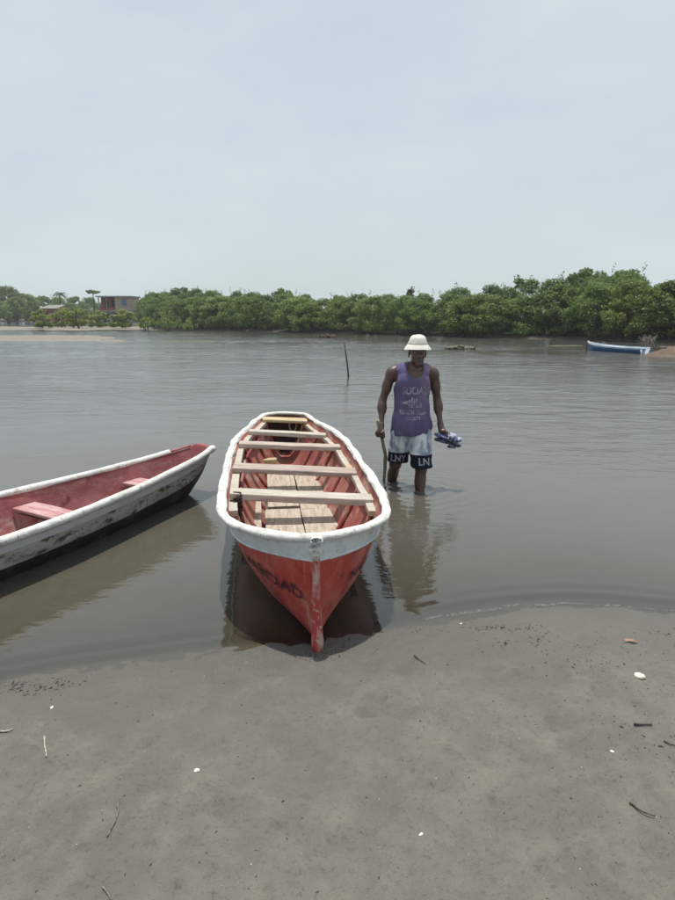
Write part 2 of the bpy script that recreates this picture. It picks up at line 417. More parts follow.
def sand_mat(name, dry, wet, dark, pale):
    m, t, o = new_mat(name)
    N, L = t.nodes.new, t.links.new
    b = N('ShaderNodeBsdfPrincipled')
    tcn = N('ShaderNodeTexCoord')
    P_ = tcn.outputs['Object']
    sx = N('ShaderNodeSeparateXYZ'); L(P_, sx.inputs[0])

    def noise(scale, det=6, rough=.6):
        n = N('ShaderNodeTexNoise'); n.inputs['Scale'].default_value = scale; n.inputs['Detail'].default_value = det; n.inputs['Roughness'].default_value = rough
        L(P_, n.inputs['Vector']); return n.outputs['Fac']

    def rng(s, a, c, lo=0., hi=1.):
        mr = N('ShaderNodeMapRange'); mr.inputs['From Min'].default_value = a; mr.inputs['From Max'].default_value = c
        mr.inputs['To Min'].default_value = lo; mr.inputs['To Max'].default_value = hi
        L(s, mr.inputs['Value']); return mr.outputs[0]

    def mix(f, c1, c2):
        mx = N('ShaderNodeMixRGB'); L(f, mx.inputs['Fac'])
        if isinstance(c1, tuple): mx.inputs['Color1'].default_value = (*c1, 1)
        else: L(c1, mx.inputs['Color1'])
        if isinstance(c2, tuple): mx.inputs['Color2'].default_value = (*c2, 1)
        else: L(c2, mx.inputs['Color2'])
        return mx.outputs[0]
    col = mix(rng(noise(1.6), .36, .66), dry, tuple(c * .80 for c in dry))
    col = mix(rng(noise(7), .46, .70), col, tuple(c * v for c, v in zip(dry, (1.16, 1.13, 1.08))))
    col = mix(rng(noise(13, 6), .50, .78, 0, .34), col, tuple(c * .62 for c in dry))
    col = mix(rng(noise(55, 3), .55, .72, 0, .5), col, dark)
    col = mix(rng(noise(260, 2), .60, .72, 0, .7), col, dark)
    col = mix(rng(noise(210, 2, .5), .70, .76, 0, .7), col, pale)
    col = mix(rng(noise(420, 1, .5), .3, .7, 0, .25), col, tuple(c * .6 for c in dry))
    # waterlogged strip by the edge: low ground is wet
    add = N('ShaderNodeMath'); add.operation = 'MULTIPLY_ADD'; add.inputs[1].default_value = .02; L(noise(4), add.inputs[0]); L(sx.outputs[2], add.inputs[2])
    wetf = rng(add.outputs[0], .014, .052, 1, 0)
    col = mix(wetf, col, wet)
    L(col, b.inputs['Base Color'])
    L(rng(wetf, 0, 1, .85, .38), b.inputs['Roughness'])
    b.inputs['Specular IOR Level'].default_value = .3
    b1 = N('ShaderNodeBump'); b1.inputs['Strength'].default_value = .8; b1.inputs['Distance'].default_value = .014; L(noise(30, 8, .7), b1.inputs['Height'])
    b2 = N('ShaderNodeBump'); b2.inputs['Strength'].default_value = .5; b2.inputs['Distance'].default_value = .002; L(noise(330, 3, .6), b2.inputs['Height']); L(b1.outputs[0], b2.inputs['Normal'])
    L(b2.outputs[0], b.inputs['Normal'])
    L(b.outputs[0], o.inputs['Surface'])
    return m


M['sand'] = sand_mat('grey_beach_sand', (0.172, 0.166, 0.147), (0.118, 0.113, 0.097), (0.060, 0.055, 0.045), (0.42, 0.40, 0.36))
M['spit'] = sand_mat('pale_spit_sand', (0.25, 0.222, 0.18), (0.25, 0.215, 0.175), (0.15, 0.13, 0.1), (0.42, 0.38, 0.32))
M['soil'] = mat('dark_bank_mud', (0.075, 0.062, 0.045), [((0.12, 0.10, 0.07), .8, .48, .64), ((0.06, 0.075, 0.03), .3, .5, .62)], rough=.95, bump=.6, bscale=6)


def water_mat():
    m, t, o = new_mat('murky_lagoon_water')
    N, L = t.nodes.new, t.links.new
    tcn = N('ShaderNodeTexCoord')
    P_ = tcn.outputs['Object']

    def noise(scale, st, det=3, rough=.5):
        mpn = N('ShaderNodeMapping'); mpn.inputs['Scale'].default_value = st; mpn.inputs['Rotation'].default_value = (0, 0, R(8))
        L(P_, mpn.inputs[0])
        n = N('ShaderNodeTexNoise'); n.inputs['Scale'].default_value = scale; n.inputs['Detail'].default_value = det; n.inputs['Roughness'].default_value = rough
        L(mpn.outputs[0], n.inputs['Vector']); return n.outputs['Fac']

    def math_(op, a, b_):
        q = N('ShaderNodeMath'); q.operation = op
        for i, v in enumerate((a, b_)):
            if isinstance(v, (int, float)): q.inputs[i].default_value = v
            else: L(v, q.inputs[i])
        return q.outputs[0]

    def rng(s, a, c, lo=0., hi=1.):
        mr = N('ShaderNodeMapRange'); mr.inputs['From Min'].default_value = a; mr.inputs['From Max'].default_value = c
        mr.inputs['To Min'].default_value = lo; mr.inputs['To Max'].default_value = hi
        L(s, mr.inputs['Value']); return mr.outputs[0]
    at = N('ShaderNodeAttribute'); at.attribute_name = 'depth'
    dep = at.outputs['Fac']
    clear = math_('POWER', 2.718, math_('MULTIPLY', dep, -17.0))       # share of light that still reaches the bed
    sheltered = rng(dep, .0, .16, .16, 1.0)                              # ripples die out in the shallows
    gust = rng(noise(.11, (1, 1.8, 1), 3), .34, .64, .35, 1.0)           # calm and ruffled patches
    h = math_('ADD', math_('MULTIPLY', noise(1.6, (1, 2.0, 1), 4, .55), 1.0), math_('MULTIPLY', noise(7.0, (1, 2.2, 1), 4, .6), .30))
    sy = N('ShaderNodeSeparateXYZ'); L(P_, sy.inputs[0])
    open_ = rng(sy.outputs[1], 4.0, 12.0, .36, .9)                       # the breeze ruffles the open lagoon more than the lee shore
    h = math_('MULTIPLY', h, math_('MULTIPLY', math_('MULTIPLY', sheltered, gust), open_))
    bn = N('ShaderNodeBump'); bn.inputs['Strength'].default_value = 1.0; bn.inputs['Distance'].default_value = .035
    L(h, bn.inputs['Height'])
    body = N('ShaderNodeBsdfDiffuse')
    mxc = N('ShaderNodeMixRGB'); mxc.inputs['Color1'].default_value = (0.078, 0.069, 0.046, 1); mxc.inputs['Color2'].default_value = (0.115, 0.108, 0.094, 1)
    L(rng(dep, .12, .36), mxc.inputs['Fac']); L(mxc.outputs[0], body.inputs['Color'])
    trn = N('ShaderNodeBsdfTransparent'); trn.inputs['Color'].default_value = (0.92, 0.89, 0.80, 1)
    mb = N('ShaderNodeMixShader'); L(clear, mb.inputs[0]); L(body.outputs[0], mb.inputs[1]); L(trn.outputs[0], mb.inputs[2])
    gl = N('ShaderNodeBsdfGlossy'); L(rng(sy.outputs[1], 4.0, 40.0, .03, .08), gl.inputs['Roughness']); L(bn.outputs[0], gl.inputs['Normal'])
    fr = N('ShaderNodeFresnel'); fr.inputs['IOR'].default_value = 2.0
    ms = N('ShaderNodeMixShader'); L(fr.outputs[0], ms.inputs[0]); L(mb.outputs[0], ms.inputs[1]); L(gl.outputs[0], ms.inputs[2])
    L(ms.outputs[0], o.inputs['Surface'])
    return m


M['water'] = water_mat()

# ------------------------------------------------------------------ ground
SH_PX = [(0, 681), (60, 668), (150, 655), (230, 647), (320, 638), (380, 629), (430, 620), (475, 612), (520, 607), (570, 605), (620, 607), (675, 613)]
_sh = np.array([atz(a, b)[:2] for a, b in SH_PX])
sh_x = np.concatenate([[-40, -4.5, -3.2, -2.2], _sh[:, 0], [2.4, 3.5, 6, 40]])
sh_y = np.concatenate([[-14, -1.6, .35, 1.75], _sh[:, 1], [3.05, 2.8, 2.4, -4]])


def shore(x):
    return np.interp(x, sh_x, sh_y)


def ground_z(x, y):
    x = np.asarray(x, float); y = np.asarray(y, float)
    d = shore(x) - y
    beach = .042 * np.clip(d, 0, 3.2) + .01 * np.clip(d - 3.2, 0, 200)
    bed = -.32 * (1 - np.exp(-np.clip(-d, 0, None) / 1.35)) - .004 * np.clip(-d - 4, 0, 120)
    z = np.where(d > 0, beach, bed)
    near = np.clip(np.abs(d) / .5, .25, 1)
    f = np.where((np.abs(x) < 5) & (y > .5) & (y < 6), 1.0, .6)
    big = fbm(x * 1.7, y * 1.7, None, 3, 5) * .014
    mid = fbm(x * 6.5, y * 6.5, None, 3, 11) * .0075
    sm = fbm(x * 24, y * 24, None, 3, 23) * .0046
    # trodden dents
    dent_full = np.zeros_like(x)
    msk = (np.abs(x) < 2.3) & (y > 1.0) & (y < 3.2)
    xf, yf = x, y
    x, y = x[msk], y[msk]
    dent = np.zeros_like(x)
    rng_ = np.random.RandomState(4)
    for it in range(190):
        cx, cy = rng_.uniform(-1.8, 1.9), rng_.uniform(1.3, 2.85)
        a = rng_.uniform(0, math.pi); rx, ry = rng_.uniform(.05, .13), rng_.uniform(.03, .06)
        if it > 50: rx, ry = rng_.uniform(.012, .035), rng_.uniform(.008, .022)
        u = (x - cx) * math.cos(a) + (y - cy) * math.sin(a); v = -(x - cx) * math.sin(a) + (y - cy) * math.cos(a)
        q = (u / rx) ** 2 + (v / ry) ** 2
        dent = dent - rng_.uniform(.005, .013) * np.exp(-q) + .004 * np.exp(-(np.sqrt(q) - 1.5) ** 2 * 6)
    # stirred-up sand by the bow's foot and at the left end of the waterline
    for (cx, cy, rr, aa) in STIR:
        q = np.sqrt((x - cx) ** 2 + (y - cy) ** 2) / rr
        dent = dent + aa * np.exp(-q * q) * (fbm(x * 26, y * 26, None, 3, 31) + .25)
    dent_full[msk] = dent; dent = dent_full; x, y = xf, yf
    return z + (big + mid + sm) * near * f + dent * np.clip((d - .12) / .5, 0, 1)


_a, _b = atz(322, 655), atz(36, 690)
_c = atz(420, 630)
STIR = [(_a[0], _a[1], .13, .013), (_b[0], _b[1], .10, .022), (_b[0] - .12, _b[1] - .05, .10, .018), (_c[0], _c[1], .12, .006)]


def spaced(dense, far):
    """coordinates: dense list plus geometric growth to far on both sides"""
    lo, hi = [], []
    s = dense[1] - dense[0]; v = dense[0]
    while v > -far:
        s *= 1.22; v -= s; lo.append(v)
    s = dense[-1] - dense[-2]; v = dense[-1]
    while v < far:
        s *= 1.22; v += s; hi.append(v)
    return np.array(lo[::-1] + list(dense) + hi)


def sheet(name, xs, ys, zf, m, kind='structure'):
    X, Y = np.meshgrid(xs, ys)
    Z = zf(X, Y)
    ny, nx = X.shape
    me = bpy.data.meshes.new(name)
    V = np.stack([X, Y, Z], -1).reshape(-1, 3)
    idx = np.arange(ny * nx).reshape(ny, nx)
    Fq = np.stack([idx[:-1, :-1], idx[:-1, 1:], idx[1:, 1:], idx[1:, :-1]], -1).reshape(-1, 4)
    me.vertices.add(len(V)); me.vertices.foreach_set('co', V.ravel())
    me.loops.add(Fq.size); me.loops.foreach_set('vertex_index', Fq.ravel())
    me.polygons.add(len(Fq)); me.polygons.foreach_set('loop_start', np.arange(len(Fq)) * 4); me.polygons.foreach_set('loop_total', np.full(len(Fq), 4))
    me.polygons.foreach_set('use_smooth', np.ones(len(Fq), bool))
    me.update(); me.validate()
    me.materials.append(m)
    o = link(name, me)
    if kind: o['kind'] = kind
    return o, V


gx = spaced(np.arange(-2.0, 2.3, .0125), 700)
gy = spaced(np.concatenate([np.arange(1.25, 3.1, .0125), np.arange(3.1, 7.5, .06)]), 700)
ground, _ = sheet('beach', gx, gy, ground_z, M['sand'])

# water: one sheet, finer by the shore; a lapping wavelet and rings around the wader's legs are real relief
LAP = [np.array([atz(a, b)[:2] for a, b in [(430, 607), (475, 600), (520, 595), (570, 593), (620, 595), (675, 601), (720, 608)]]),
       np.array([atz(a, b)[:2] for a, b in [(-60, 690), (0, 674), (60, 663), (110, 656), (170, 648), (230, 640)]])]


def polydist(x, y, pl):
    best = np.full(x.shape, 1e9)
    for a, b in zip(pl[:-1], pl[1:]):
        ab = b - a
        t = np.clip(((x - a[0]) * ab[0] + (y - a[1]) * ab[1]) / (ab @ ab), 0, 1)
        best = np.minimum(best, np.hypot(x - a[0] - t * ab[0], y - a[1] - t * ab[1]))
    return best


LEG_SPOTS = [(.77, 5.63), (.53, 6.02)]


def water_z(x, y):
    z = np.zeros_like(x)
    box = (np.abs(x) < 4) & (y > 1.8) & (y < 8)
    xs_, ys_ = x[box], y[box]
    q = np.zeros_like(xs_)
    for pl, a in zip(LAP, (.0055, .006)):
        d = polydist(xs_, ys_, pl)
        q += a * np.exp(-(d / .05) ** 2) + a * .5 * np.exp(-((d - .13) / .05) ** 2)
    for (cx, cy) in LEG_SPOTS:
        r = np.hypot(xs_ - cx, (ys_ - cy) * 1.0)
        r = r + .05 * fbm(xs_ * 5, ys_ * 5, None, 2, 3)
        q += .012 * np.cos(r * 2 * math.pi / .135) * np.exp(-r / .30)
    z[box] = q
    # wind waves on the open lagoon, dying out towards the lee shore, in patches
    box = (y > 4.2) & (y < 75) & (np.abs(x) < 50)
    xs_, ys_ = x[box], y[box]
    a = np.clip((ys_ - 4.5) / 6.0, 0, 1) * np.clip((75 - ys_) / 6, 0, 1) * (.75 + .5 * np.clip(fbm(xs_ * .16, ys_ * .3, None, 2, 71), -1, 1))
    wv = fbm(xs_ * 1.7 + ys_ * .15, ys_ * 2.5, None, 2, 61, .5)
    z[box] += .0092 * a * wv
    return z


wx = spaced(np.concatenate([np.arange(-34, -2.8, .16), np.arange(-2.8, 3.0, .04), np.arange(3.0, 24, .16)]), 700)
wy = spaced(np.concatenate([np.arange(1.6, 3.7, .022), np.arange(3.7, 7.2, .035), np.arange(7.2, 62, .105)]), 700)
wy = wy[wy > -6]
water, WV = sheet('lagoon_water', wx, wy, water_z, M['water'])
dep = np.clip(-ground_z(WV[:, 0], WV[:, 1]), 0.0005, 2)
at_ = water.data.attributes.new('depth', 'FLOAT', 'POINT'); at_.data.foreach_set('value', dep.astype(np.float32))

# far shore
TL_X = [-60, 0, 30, 60, 100, 130, 150, 200, 300, 400, 500, 600, 675, 760, 860]
TL_BASE = [321.6, 322, 322.4, 322.8, 323.6, 325, 327, 329.3, 333, 335, 338, 341, 344, 348, 353]
TL_TOP = [286, 287, 293, 296, 295, 298, 293, 289, 293, 292, 284, 268, 276, 279, 282]
bank_pts = np.array([atz(a, b)[:2] for a, b in zip(TL_X, TL_BASE)])


def bank_mesh():
    pts = [np.array([-260, 165.])] + list(bank_pts) + [np.array([60, 22.]), np.array([200, 10.])]
    # resample
    out_ = [pts[0]]
    for a, b in zip(pts[:-1], pts[1:]):
        n = max(2, int(np.linalg.norm(b - a) / 1.2)); n = min(n, 80)
        for i in range(1, n + 1): out_.append(a + (b - a) * i / n)
    pts = np.array(out_)
    jit = fbm(pts[:, 0] * .22, pts[:, 1] * .22, None, 3, 9) * .8
    rows = []
    for off, z in [(-.6, -.25), (.1, -.03), (.7, .10), (2.0, .2), (8, .3), (40, .5), (600, .9)]:
        r = pts.copy(); r[:, 1] += off + jit + (off > 20) * 40
        rows.append(np.column_stack([r, np.full(len(r), z)]))
    n = len(pts); V = np.concatenate(rows)
    F = [(k * n + i, k * n + i + 1, (k + 1) * n + i + 1, (k + 1) * n + i) for k in range(len(rows) - 1) for i in range(n - 1)]
    o = mesh('far_bank', V, F, M['soil'], smooth=True); o['kind'] = 'structure'


bank_mesh()


def low_island(name, px0, px1, ynear, yfar, z, m, seed, x_extra=0):
    """a low sand or mud flat lying in the water, seen edge on"""
    a, b = atz(px0, ynear), atz(px1, ynear)
    c, d = atz(px0, yfar), atz(px1, yfar)
    nx, ny = 90, 26
    V = []
    for j in range(ny):
        v = j / (ny - 1)
        for i in range(nx):
            u = i / (nx - 1)
            p = (a * (1 - u) + b * u) * (1 - v) + (c * (1 - u) + d * u) * v
            V.append(p)
    V = np.array(V)
    u = np.tile(np.linspace(0, 1, nx), ny); v = np.repeat(np.linspace(0, 1, ny), nx)
    rim = np.minimum(np.minimum(v, 1 - v) * 2, np.minimum(u + x_extra, 1 - u) * 3.0)
    if name == 'floating_weed': rim = 1.0 - (2 * u - 1) ** 2 - (2 * v - 1) ** 2 + .5 * fbm(u * 9, v * 2, None, 3, seed)
    n_ = fbm(V[:, 0] * .35, V[:, 1] * .35, None, 4, seed)
    V[:, 2] = -.25 + (z + .25) * np.clip(rim * 2.2 + .25 * n_ - .1, 0, 1) ** .6 + (.07 if name == 'mud_bank' else .02) * n_
    F = [(j * nx + i, j * nx + i + 1, (j + 1) * nx + i + 1, (j + 1) * nx + i) for j in range(ny - 1) for i in range(nx - 1)]
    o = mesh(name, V, F, m, smooth=True); o['kind'] = 'structure'
    return o


low_island('sand_spit', -220, 146, 342.4, 335.0, .08, M['spit'], 3, 1)
low_island('mud_flat', -60, 175, 331.0, 326.2, .06, M['spit'], 8, 1)
low_island('mud_bank', 640, 860, 357.5, 346.0, .24, M['mudbrush'], 12)
wd = low_island('floating_weed', 150, 228, 342.4, 340.3, .012, M['weed'], 21); wd['kind'] = 'stuff'
wd2 = low_island('floating_weed', 545, 600, 346.4, 345.2, .012, M['weed'], 27); wd2['kind'] = 'stuff'

# ------------------------------------------------------------------ vegetation
def leaf_cloud(rng, C, Rr, nleaf, size, flat=.0):
    """leaf-sized quads spread through ellipsoid clumps C (n,3) with radii Rr (n,3)"""
    wgt = Rr[:, 0] * Rr[:, 1]; wgt = wgt / wgt.sum()
    k = rng.choice(len(C), nleaf, p=wgt)
    d = rng.normal(size=(nleaf, 3)); d /= np.linalg.norm(d, axis=1)[:, None]
    rad = rng.uniform(.35, 1.0, nleaf) ** .45 * rng.uniform(.88, 1.1, nleaf)
    p = C[k] + d * Rr[k] * rad[:, None]
    nrm = d * .7 + rng.normal(size=(nleaf, 3)) * .55 + np.array([0, 0, .5])
    nrm /= np.linalg.norm(nrm, axis=1)[:, None]
    t = rng.normal(size=(nleaf, 3)); t -= nrm * (t * nrm).sum(1)[:, None]; t /= np.linalg.norm(t, axis=1)[:, None]
    bt = np.cross(nrm, t)
    s = size * rng.uniform(.6, 1.35, nleaf)[:, None]
    V = np.stack([p - t * s, p - bt * s * .5 + t * s * .1, p + t * s, p + bt * s * .5 + t * s * .1], 1).reshape(-1, 3)
    F = np.arange(nleaf * 4).reshape(-1, 4)
    return V, F


def fast_mesh(name, V, F, m):
    me = bpy.data.meshes.new(name)
    V = np.asarray(V, np.float32); F = np.asarray(F, np.int32)
    me.vertices.add(len(V)); me.vertices.foreach_set('co', V.ravel())
    me.loops.add(F.size); me.loops.foreach_set('vertex_index', F.ravel())
    k = F.shape[1]
    me.polygons.add(len(F)); me.polygons.foreach_set('loop_start', np.arange(len(F)) * k); me.polygons.foreach_set('loop_total', np.full(len(F), k))
    me.update(); me.validate(); me.materials.append(m)
    return me


def tree_proto(seed, h, r, low, m, nleaf=10000, leaf=.085, nclump=95, spiky=0, nstem=5, open_=0.0):
    """unit tree: crown mesh and trunk mesh. low: height of the lowest foliage as a share of h"""
    rng = np.random.RandomState(seed)
    C, Rr = [], []
    for _ in range(nclump):
        zf = rng.uniform(low, 1) ** .85
        wid = r * (1 - .72 * max(0, (zf - .45) / .55) ** 1.7) * (1.0 if zf > low + .12 else .9)
        a = rng.uniform(0, 2 * math.pi); q = math.sqrt(rng.uniform(.12, 1))
        cr = r * rng.uniform(.11, .27) * (1 - open_ * .4)
        C.append((math.cos(a) * wid * q * .9, math.sin(a) * wid * q * .9, zf * h * .93))
        Rr.append((cr, cr, cr * rng.uniform(.6, .9)))
    for _ in range(spiky):
        a = rng.uniform(0, 2 * math.pi); q = rng.uniform(0, .6) * r
        C.append((math.cos(a) * q, math.sin(a) * q, h * rng.uniform(.82, .97))); Rr.append((r * .08, r * .08, h * .09))
    V, F = leaf_cloud(rng, np.array(C), np.array(Rr), nleaf, leaf)
    V[:, 2] = np.maximum(V[:, 2], .1)
    crown = fast_mesh('crown', V, F, m)
    tb = MB()
    for s in range(nstem):
        a = rng.uniform(0, 2 * math.pi); b0 = r * .16 * rng.uniform(.2, 1)
        base = Vector((math.cos(a) * b0, math.sin(a) * b0, -.15))
        tip = Vector(C[rng.randint(len(C))])
        mid = base.lerp(tip, .5) + Vector((rng.uniform(-.2, .2), rng.uniform(-.2, .2), rng.uniform(0, .3)))
        tb.tube([base, base.lerp(mid, .55) + Vector((0, 0, .1)), mid, tip], [h * .022, h * .017, h * .012, h * .004], 5)
    for s in range(9):                                               # stilt roots
        a = rng.uniform(0, 2 * math.pi); l = r * rng.uniform(.3, .75)
        tb.tube([(0.1 * math.cos(a), .1 * math.sin(a), h * .22), (l * .6 * math.cos(a), l * .6 * math.sin(a), h * .17), (l * math.cos(a), l * math.sin(a), -.2)], h * .007, 4)
    trunk = bpy.data.meshes.new('trunk'); trunk.from_pydata([tuple(v) for v in tb.V], [], tb.F); trunk.materials.append(M['bark'])
    return crown, trunk, h


def plant_tree(name, proto, loc, h, rz, wide, label, cat, group=None):
    cr, tr, ph = proto
    t = empty(name, loc, rz)
    s = h / ph
    t.scale = (s * wide, s * wide, s)
    link('crown', cr, t); link('trunk', tr, t)
    tag(t, label, cat, group)
    return t


front_protos = [tree_proto(100 + i, 4.0, 2.0 + .15 * (i % 3), .09, M['leaf']) for i in range(6)]
back_protos = [tree_proto(200 + i, 4.5, 1.9, .08, M['leafdark'], nleaf=8000, spiky=3) for i in range(4)]
tall_proto = tree_proto(300, 5.0, 2.5, .2, M['leafdark'], nleaf=12000, nclump=70, leaf=.10, open_=.4)
thin_proto = tree_proto(310, 5.0, 1.1, .5, M['leafdark'], nleaf=1500, nclump=16, leaf=.13, spiky=10, nstem=2)
young_protos = [tree_proto(400 + i, 2.0, 1.25, .12, M['leafyoung'], nleaf=4200, nclump=30, leaf=.085, spiky=6, nstem=4) for i in range(3)]

rnd = random.Random(5)
# walk along the bank, one tree about every 2.2 m
seg = np.linalg.norm(np.diff(bank_pts, axis=0), axis=1)
cum = np.concatenate([[0], np.cumsum(seg)])


def along(s):
    return np.array([np.interp(s, cum, bank_pts[:, 0]), np.interp(s, cum, bank_pts[:, 1])])


def px_of(x, y, z=0.0):
    d = np.array([x, y, z - CAMZ]); depth = d[1] * CP - d[2] * SP
    return 337.5 + 624 * d[0] / depth


def top_height(x, y, px):
    row = np.interp(px, TL_X, TL_TOP)
    return aty(px, row, y)[2]


s = cum[4] + 1.0
k = 0
while s < cum[-1] - 1:
    p = along(s)
    for row in (0, 1, 2):
        y = p[1] + (1.6, 4.4, 8.0)[row] + rnd.uniform(-.7, .9)
        x = p[0] + rnd.uniform(-.8, .8) + (0, 1.0, .4)[row]
        if row == 2 and k % 2: continue
        px = px_of(x, y)
        if px > 735 or px < 143: continue
        h = max(2.2, top_height(x, y, px) * (rnd.uniform(.72, .95), rnd.uniform(.84, 1.04), rnd.uniform(.92, 1.05))[row])
        pr = front_protos[(k * 5 + row) % 6] if row == 0 else back_protos[(k + row) % 4]
        for lim, where in ((215, 'beyond the floating weed'), (318, 'straight left of the tiny dark mound'), (350, 'above the tiny dark mound and the leaning pole'),
                           (400, 'between the leaning pole and the hat'), (445, 'straight behind the hat'), (490, 'above the brown shelly clump'), (575, 'between the shelly clump and the blue canoe'),
                           (640, 'straight behind the blue canoe'), (999, 'above the brown mud bank')):
            if px < lim: break
        if row == 0:
            lab = 'bright waterside mangrove ' + where
        else:
            lab = 'darker mangrove of the rear row ' + where
        grp = lab
        plant_tree('mangrove_tree', pr, (x, y, .05), h, rnd.uniform(0, 6.28), rnd.uniform(.85, 1.15) * min(1.25, 3.9 / h + .1), lab, 'tree', grp)
    k += 1
    s += rnd.uniform(1.9, 2.6) * (1 + .25 * (p[1] > 60))

# the taller crowns that stand out of the treeline
for px, base, top, wide, pr, lab in [
        (585, 339.0, 266, 1.0, tall_proto, 'tallest broad leafy tree standing above the treeline behind the blue canoe'),
        (622, 340.5, 268, 1.0, tall_proto, 'broad tall tree right beside the tallest one above the mud bank'),
        (517, 336.0, 277, .8, thin_proto, 'slim tree poking out of the treeline well right of the hat'),
        (410, 332.5, 288, .8, thin_proto, 'slim sprig of a tree rising from the treeline straight behind the hat'),
        (182, 327.6, 286, 1.15, tall_proto, 'round bushy tree standing highest in the left half of the treeline'),
        (283, 330.6, 287, .9, tall_proto, 'bushy tree making a small hump in the treeline above the dark pole')]:
    p = atz(px, base)
    p[1] += 5.0
    p[0] = aty(px, 320, p[1])[0]
    h = aty(px, top, p[1])[2]
    plant_tree('tall_tree', pr, (p[0], p[1], .05), h, rnd.uniform(0, 6), wide, lab, 'tree')

# far left: trees beyond the houses
for px, base, top, wide, pr, lab in [
        (-14, 322.4, 289, 1.3, 0, None), (8, 322.0, 286, 1.3, 1, 'big round dark green tree at the left end of the far shore'),
        (27, 321.9, 293, 1.2, 2, None), (44, 321.6, 295, 1.2, 3, None), (60, 321.6, 297, 1.2, 1, None), (76, 321.6, 296, 1.2, 0, None), (90, 321.6, 297, 1.2, 2, None),
        (18, 322.6, 296, 1.2, 3, None), (52, 322.4, 303, 1.2, 4, None), (70, 322.4, 302, 1.2, 5, None), (86, 322.6, 304, 1.1, 1, None), (-3, 323.0, 298, 1.2, 4, None), (34, 323.0, 301, 1.2, 0, None),
        (108, 321.6, 299, 1.2, 3, None), (124, 321.8, 299, 1.2, 1, None), (137, 322.2, 299, 1.2, 0, None), (150, 323.2, 297, 1.2, 2, None), (163, 324.4, 294, 1.2, 1, None)]:
    p = atz(px, base); h = aty(px, top, p[1])[2] - .3
    plant_tree('shore_tree', front_protos[pr], (p[0], p[1], .3), h, rnd.uniform(0, 6), wide * .95,
               lab or 'hazy green tree on the far left shore behind the houses', 'tree', None if lab else 'trees behind the two houses')

# young mangroves standing on the flat in front of the houses
for px, base, top, wide, lab in [
        (42, 328.4, 310, .9, 'small round mangrove bush farthest left on the mud flat'),
        (63, 327.6, 309, 1.0, 'young mangrove bush in front of the small orange hut'),
        (80, 328.6, 309, 1.0, 'young mangrove bush between the orange hut and the big house'),
        (99, 327.8, 311, .9, 'low mangrove bush under the red half of the big house'),
        (123, 328.2, 310, 1.15, 'widest young mangrove bush on the flat under the big house window'),
        (146, 329.2, 317, .8, 'low bright bush in the shallows just right of the big house'),
        (168, 330.2, 318.5, .75, 'low bright bush in the shallows in front of the treeline\'s left end'),
        (188, 330.8, 320.5, .7, 'last and lowest of the bright bushes standing in the shallows')]:
    p = atz(px, base, .03); h = aty(px, top, p[1])[2]
    plant_tree('young_mangrove', young_protos[int(px) % 3], (p[0], p[1], .03), h, rnd.uniform(0, 6), wide * 1.2, lab, 'shrub')

# loose upright shoots in the shallows right of the bushes
rr = np.random.RandomState(8)
tbm = MB()
lv, lf = [], []
for i in range(70):
    px = rr.uniform(140, 196); p = atz(px, rr.uniform(327.3, 331.5))
    hh = rr.uniform(.6, 1.3) * (1 - .35 * (px > 180))
    tip = Vector((p[0] + rr.uniform(-.2, .2), p[1], hh))
    tbm.tube([(p[0], p[1], -.2), (p[0] * .5 + tip.x * .5, p[1], hh * .5), tip], [.02, .016, .006], 4)
    C = np.array([[tip.x, tip.y, hh * q] for q in (.55, .75, .95)]); V, F = leaf_cloud(rr, C, np.full((3, 3), .16), 26, .085)
    lf.append(F + sum(len(q) for q in lv)); lv.append(V)
sho = link('mangrove_shoots', fast_mesh('mangrove_shoots', np.concatenate(lv), np.concatenate(lf), M['reed'])); sho['kind'] = 'stuff'
tbm.build('shoot_stems', M['bark'], sho)

# palm
def palm_tree(px, base, top, label):
    p = atz(px, base); H = aty(px, top, p[1])[2]
    t = empty('palm_tree', (p[0], p[1], .1)); tag(t, label, 'palm')
    rp_ = np.random.RandomState(3)
    hub = Vector((.3, 0, H * .80))
    q = MB(); q.tube([(0, 0, -.2), (.1, 0, H * .4), hub], [.16, .12, .10], 7); q.build('trunk', M['bark'], t, True)
    for f in range(15):
        a = f * 2.4 + rp_.uniform(-.2, .2); el = rp_.uniform(.0, 1.1); Lf = rp_.uniform(1.8, 2.5)
        V, F = [], []
        d = Vector((math.cos(a), math.sin(a), 0))
        sd = Vector((-d.y, d.x, 0))
        mid = [hub + d * (Lf * u * math.cos(el * (1 - .4 * u))) + Vector((0, 0, Lf * (math.sin(el) * u - .75 * u * u))) for u in np.linspace(0, 1, 17)]
        V += mid
        for i in range(16):
            u = i / 15
            wl = .42 * math.sin(math.pi * min(1, u * .9 + .12)) + .03
            for sg in (-1, 1):
                V.append(mid[i] + sd * sg * wl + d * .22 + Vector((0, 0, -wl * .55)))
                F.append((i, i + 1, len(V) - 1))
        mesh('frond', V, F, M['palm'], t)


palm_tree(61, 322.6, 287.5, 'palm tree with spreading fronds behind the small orange hut')


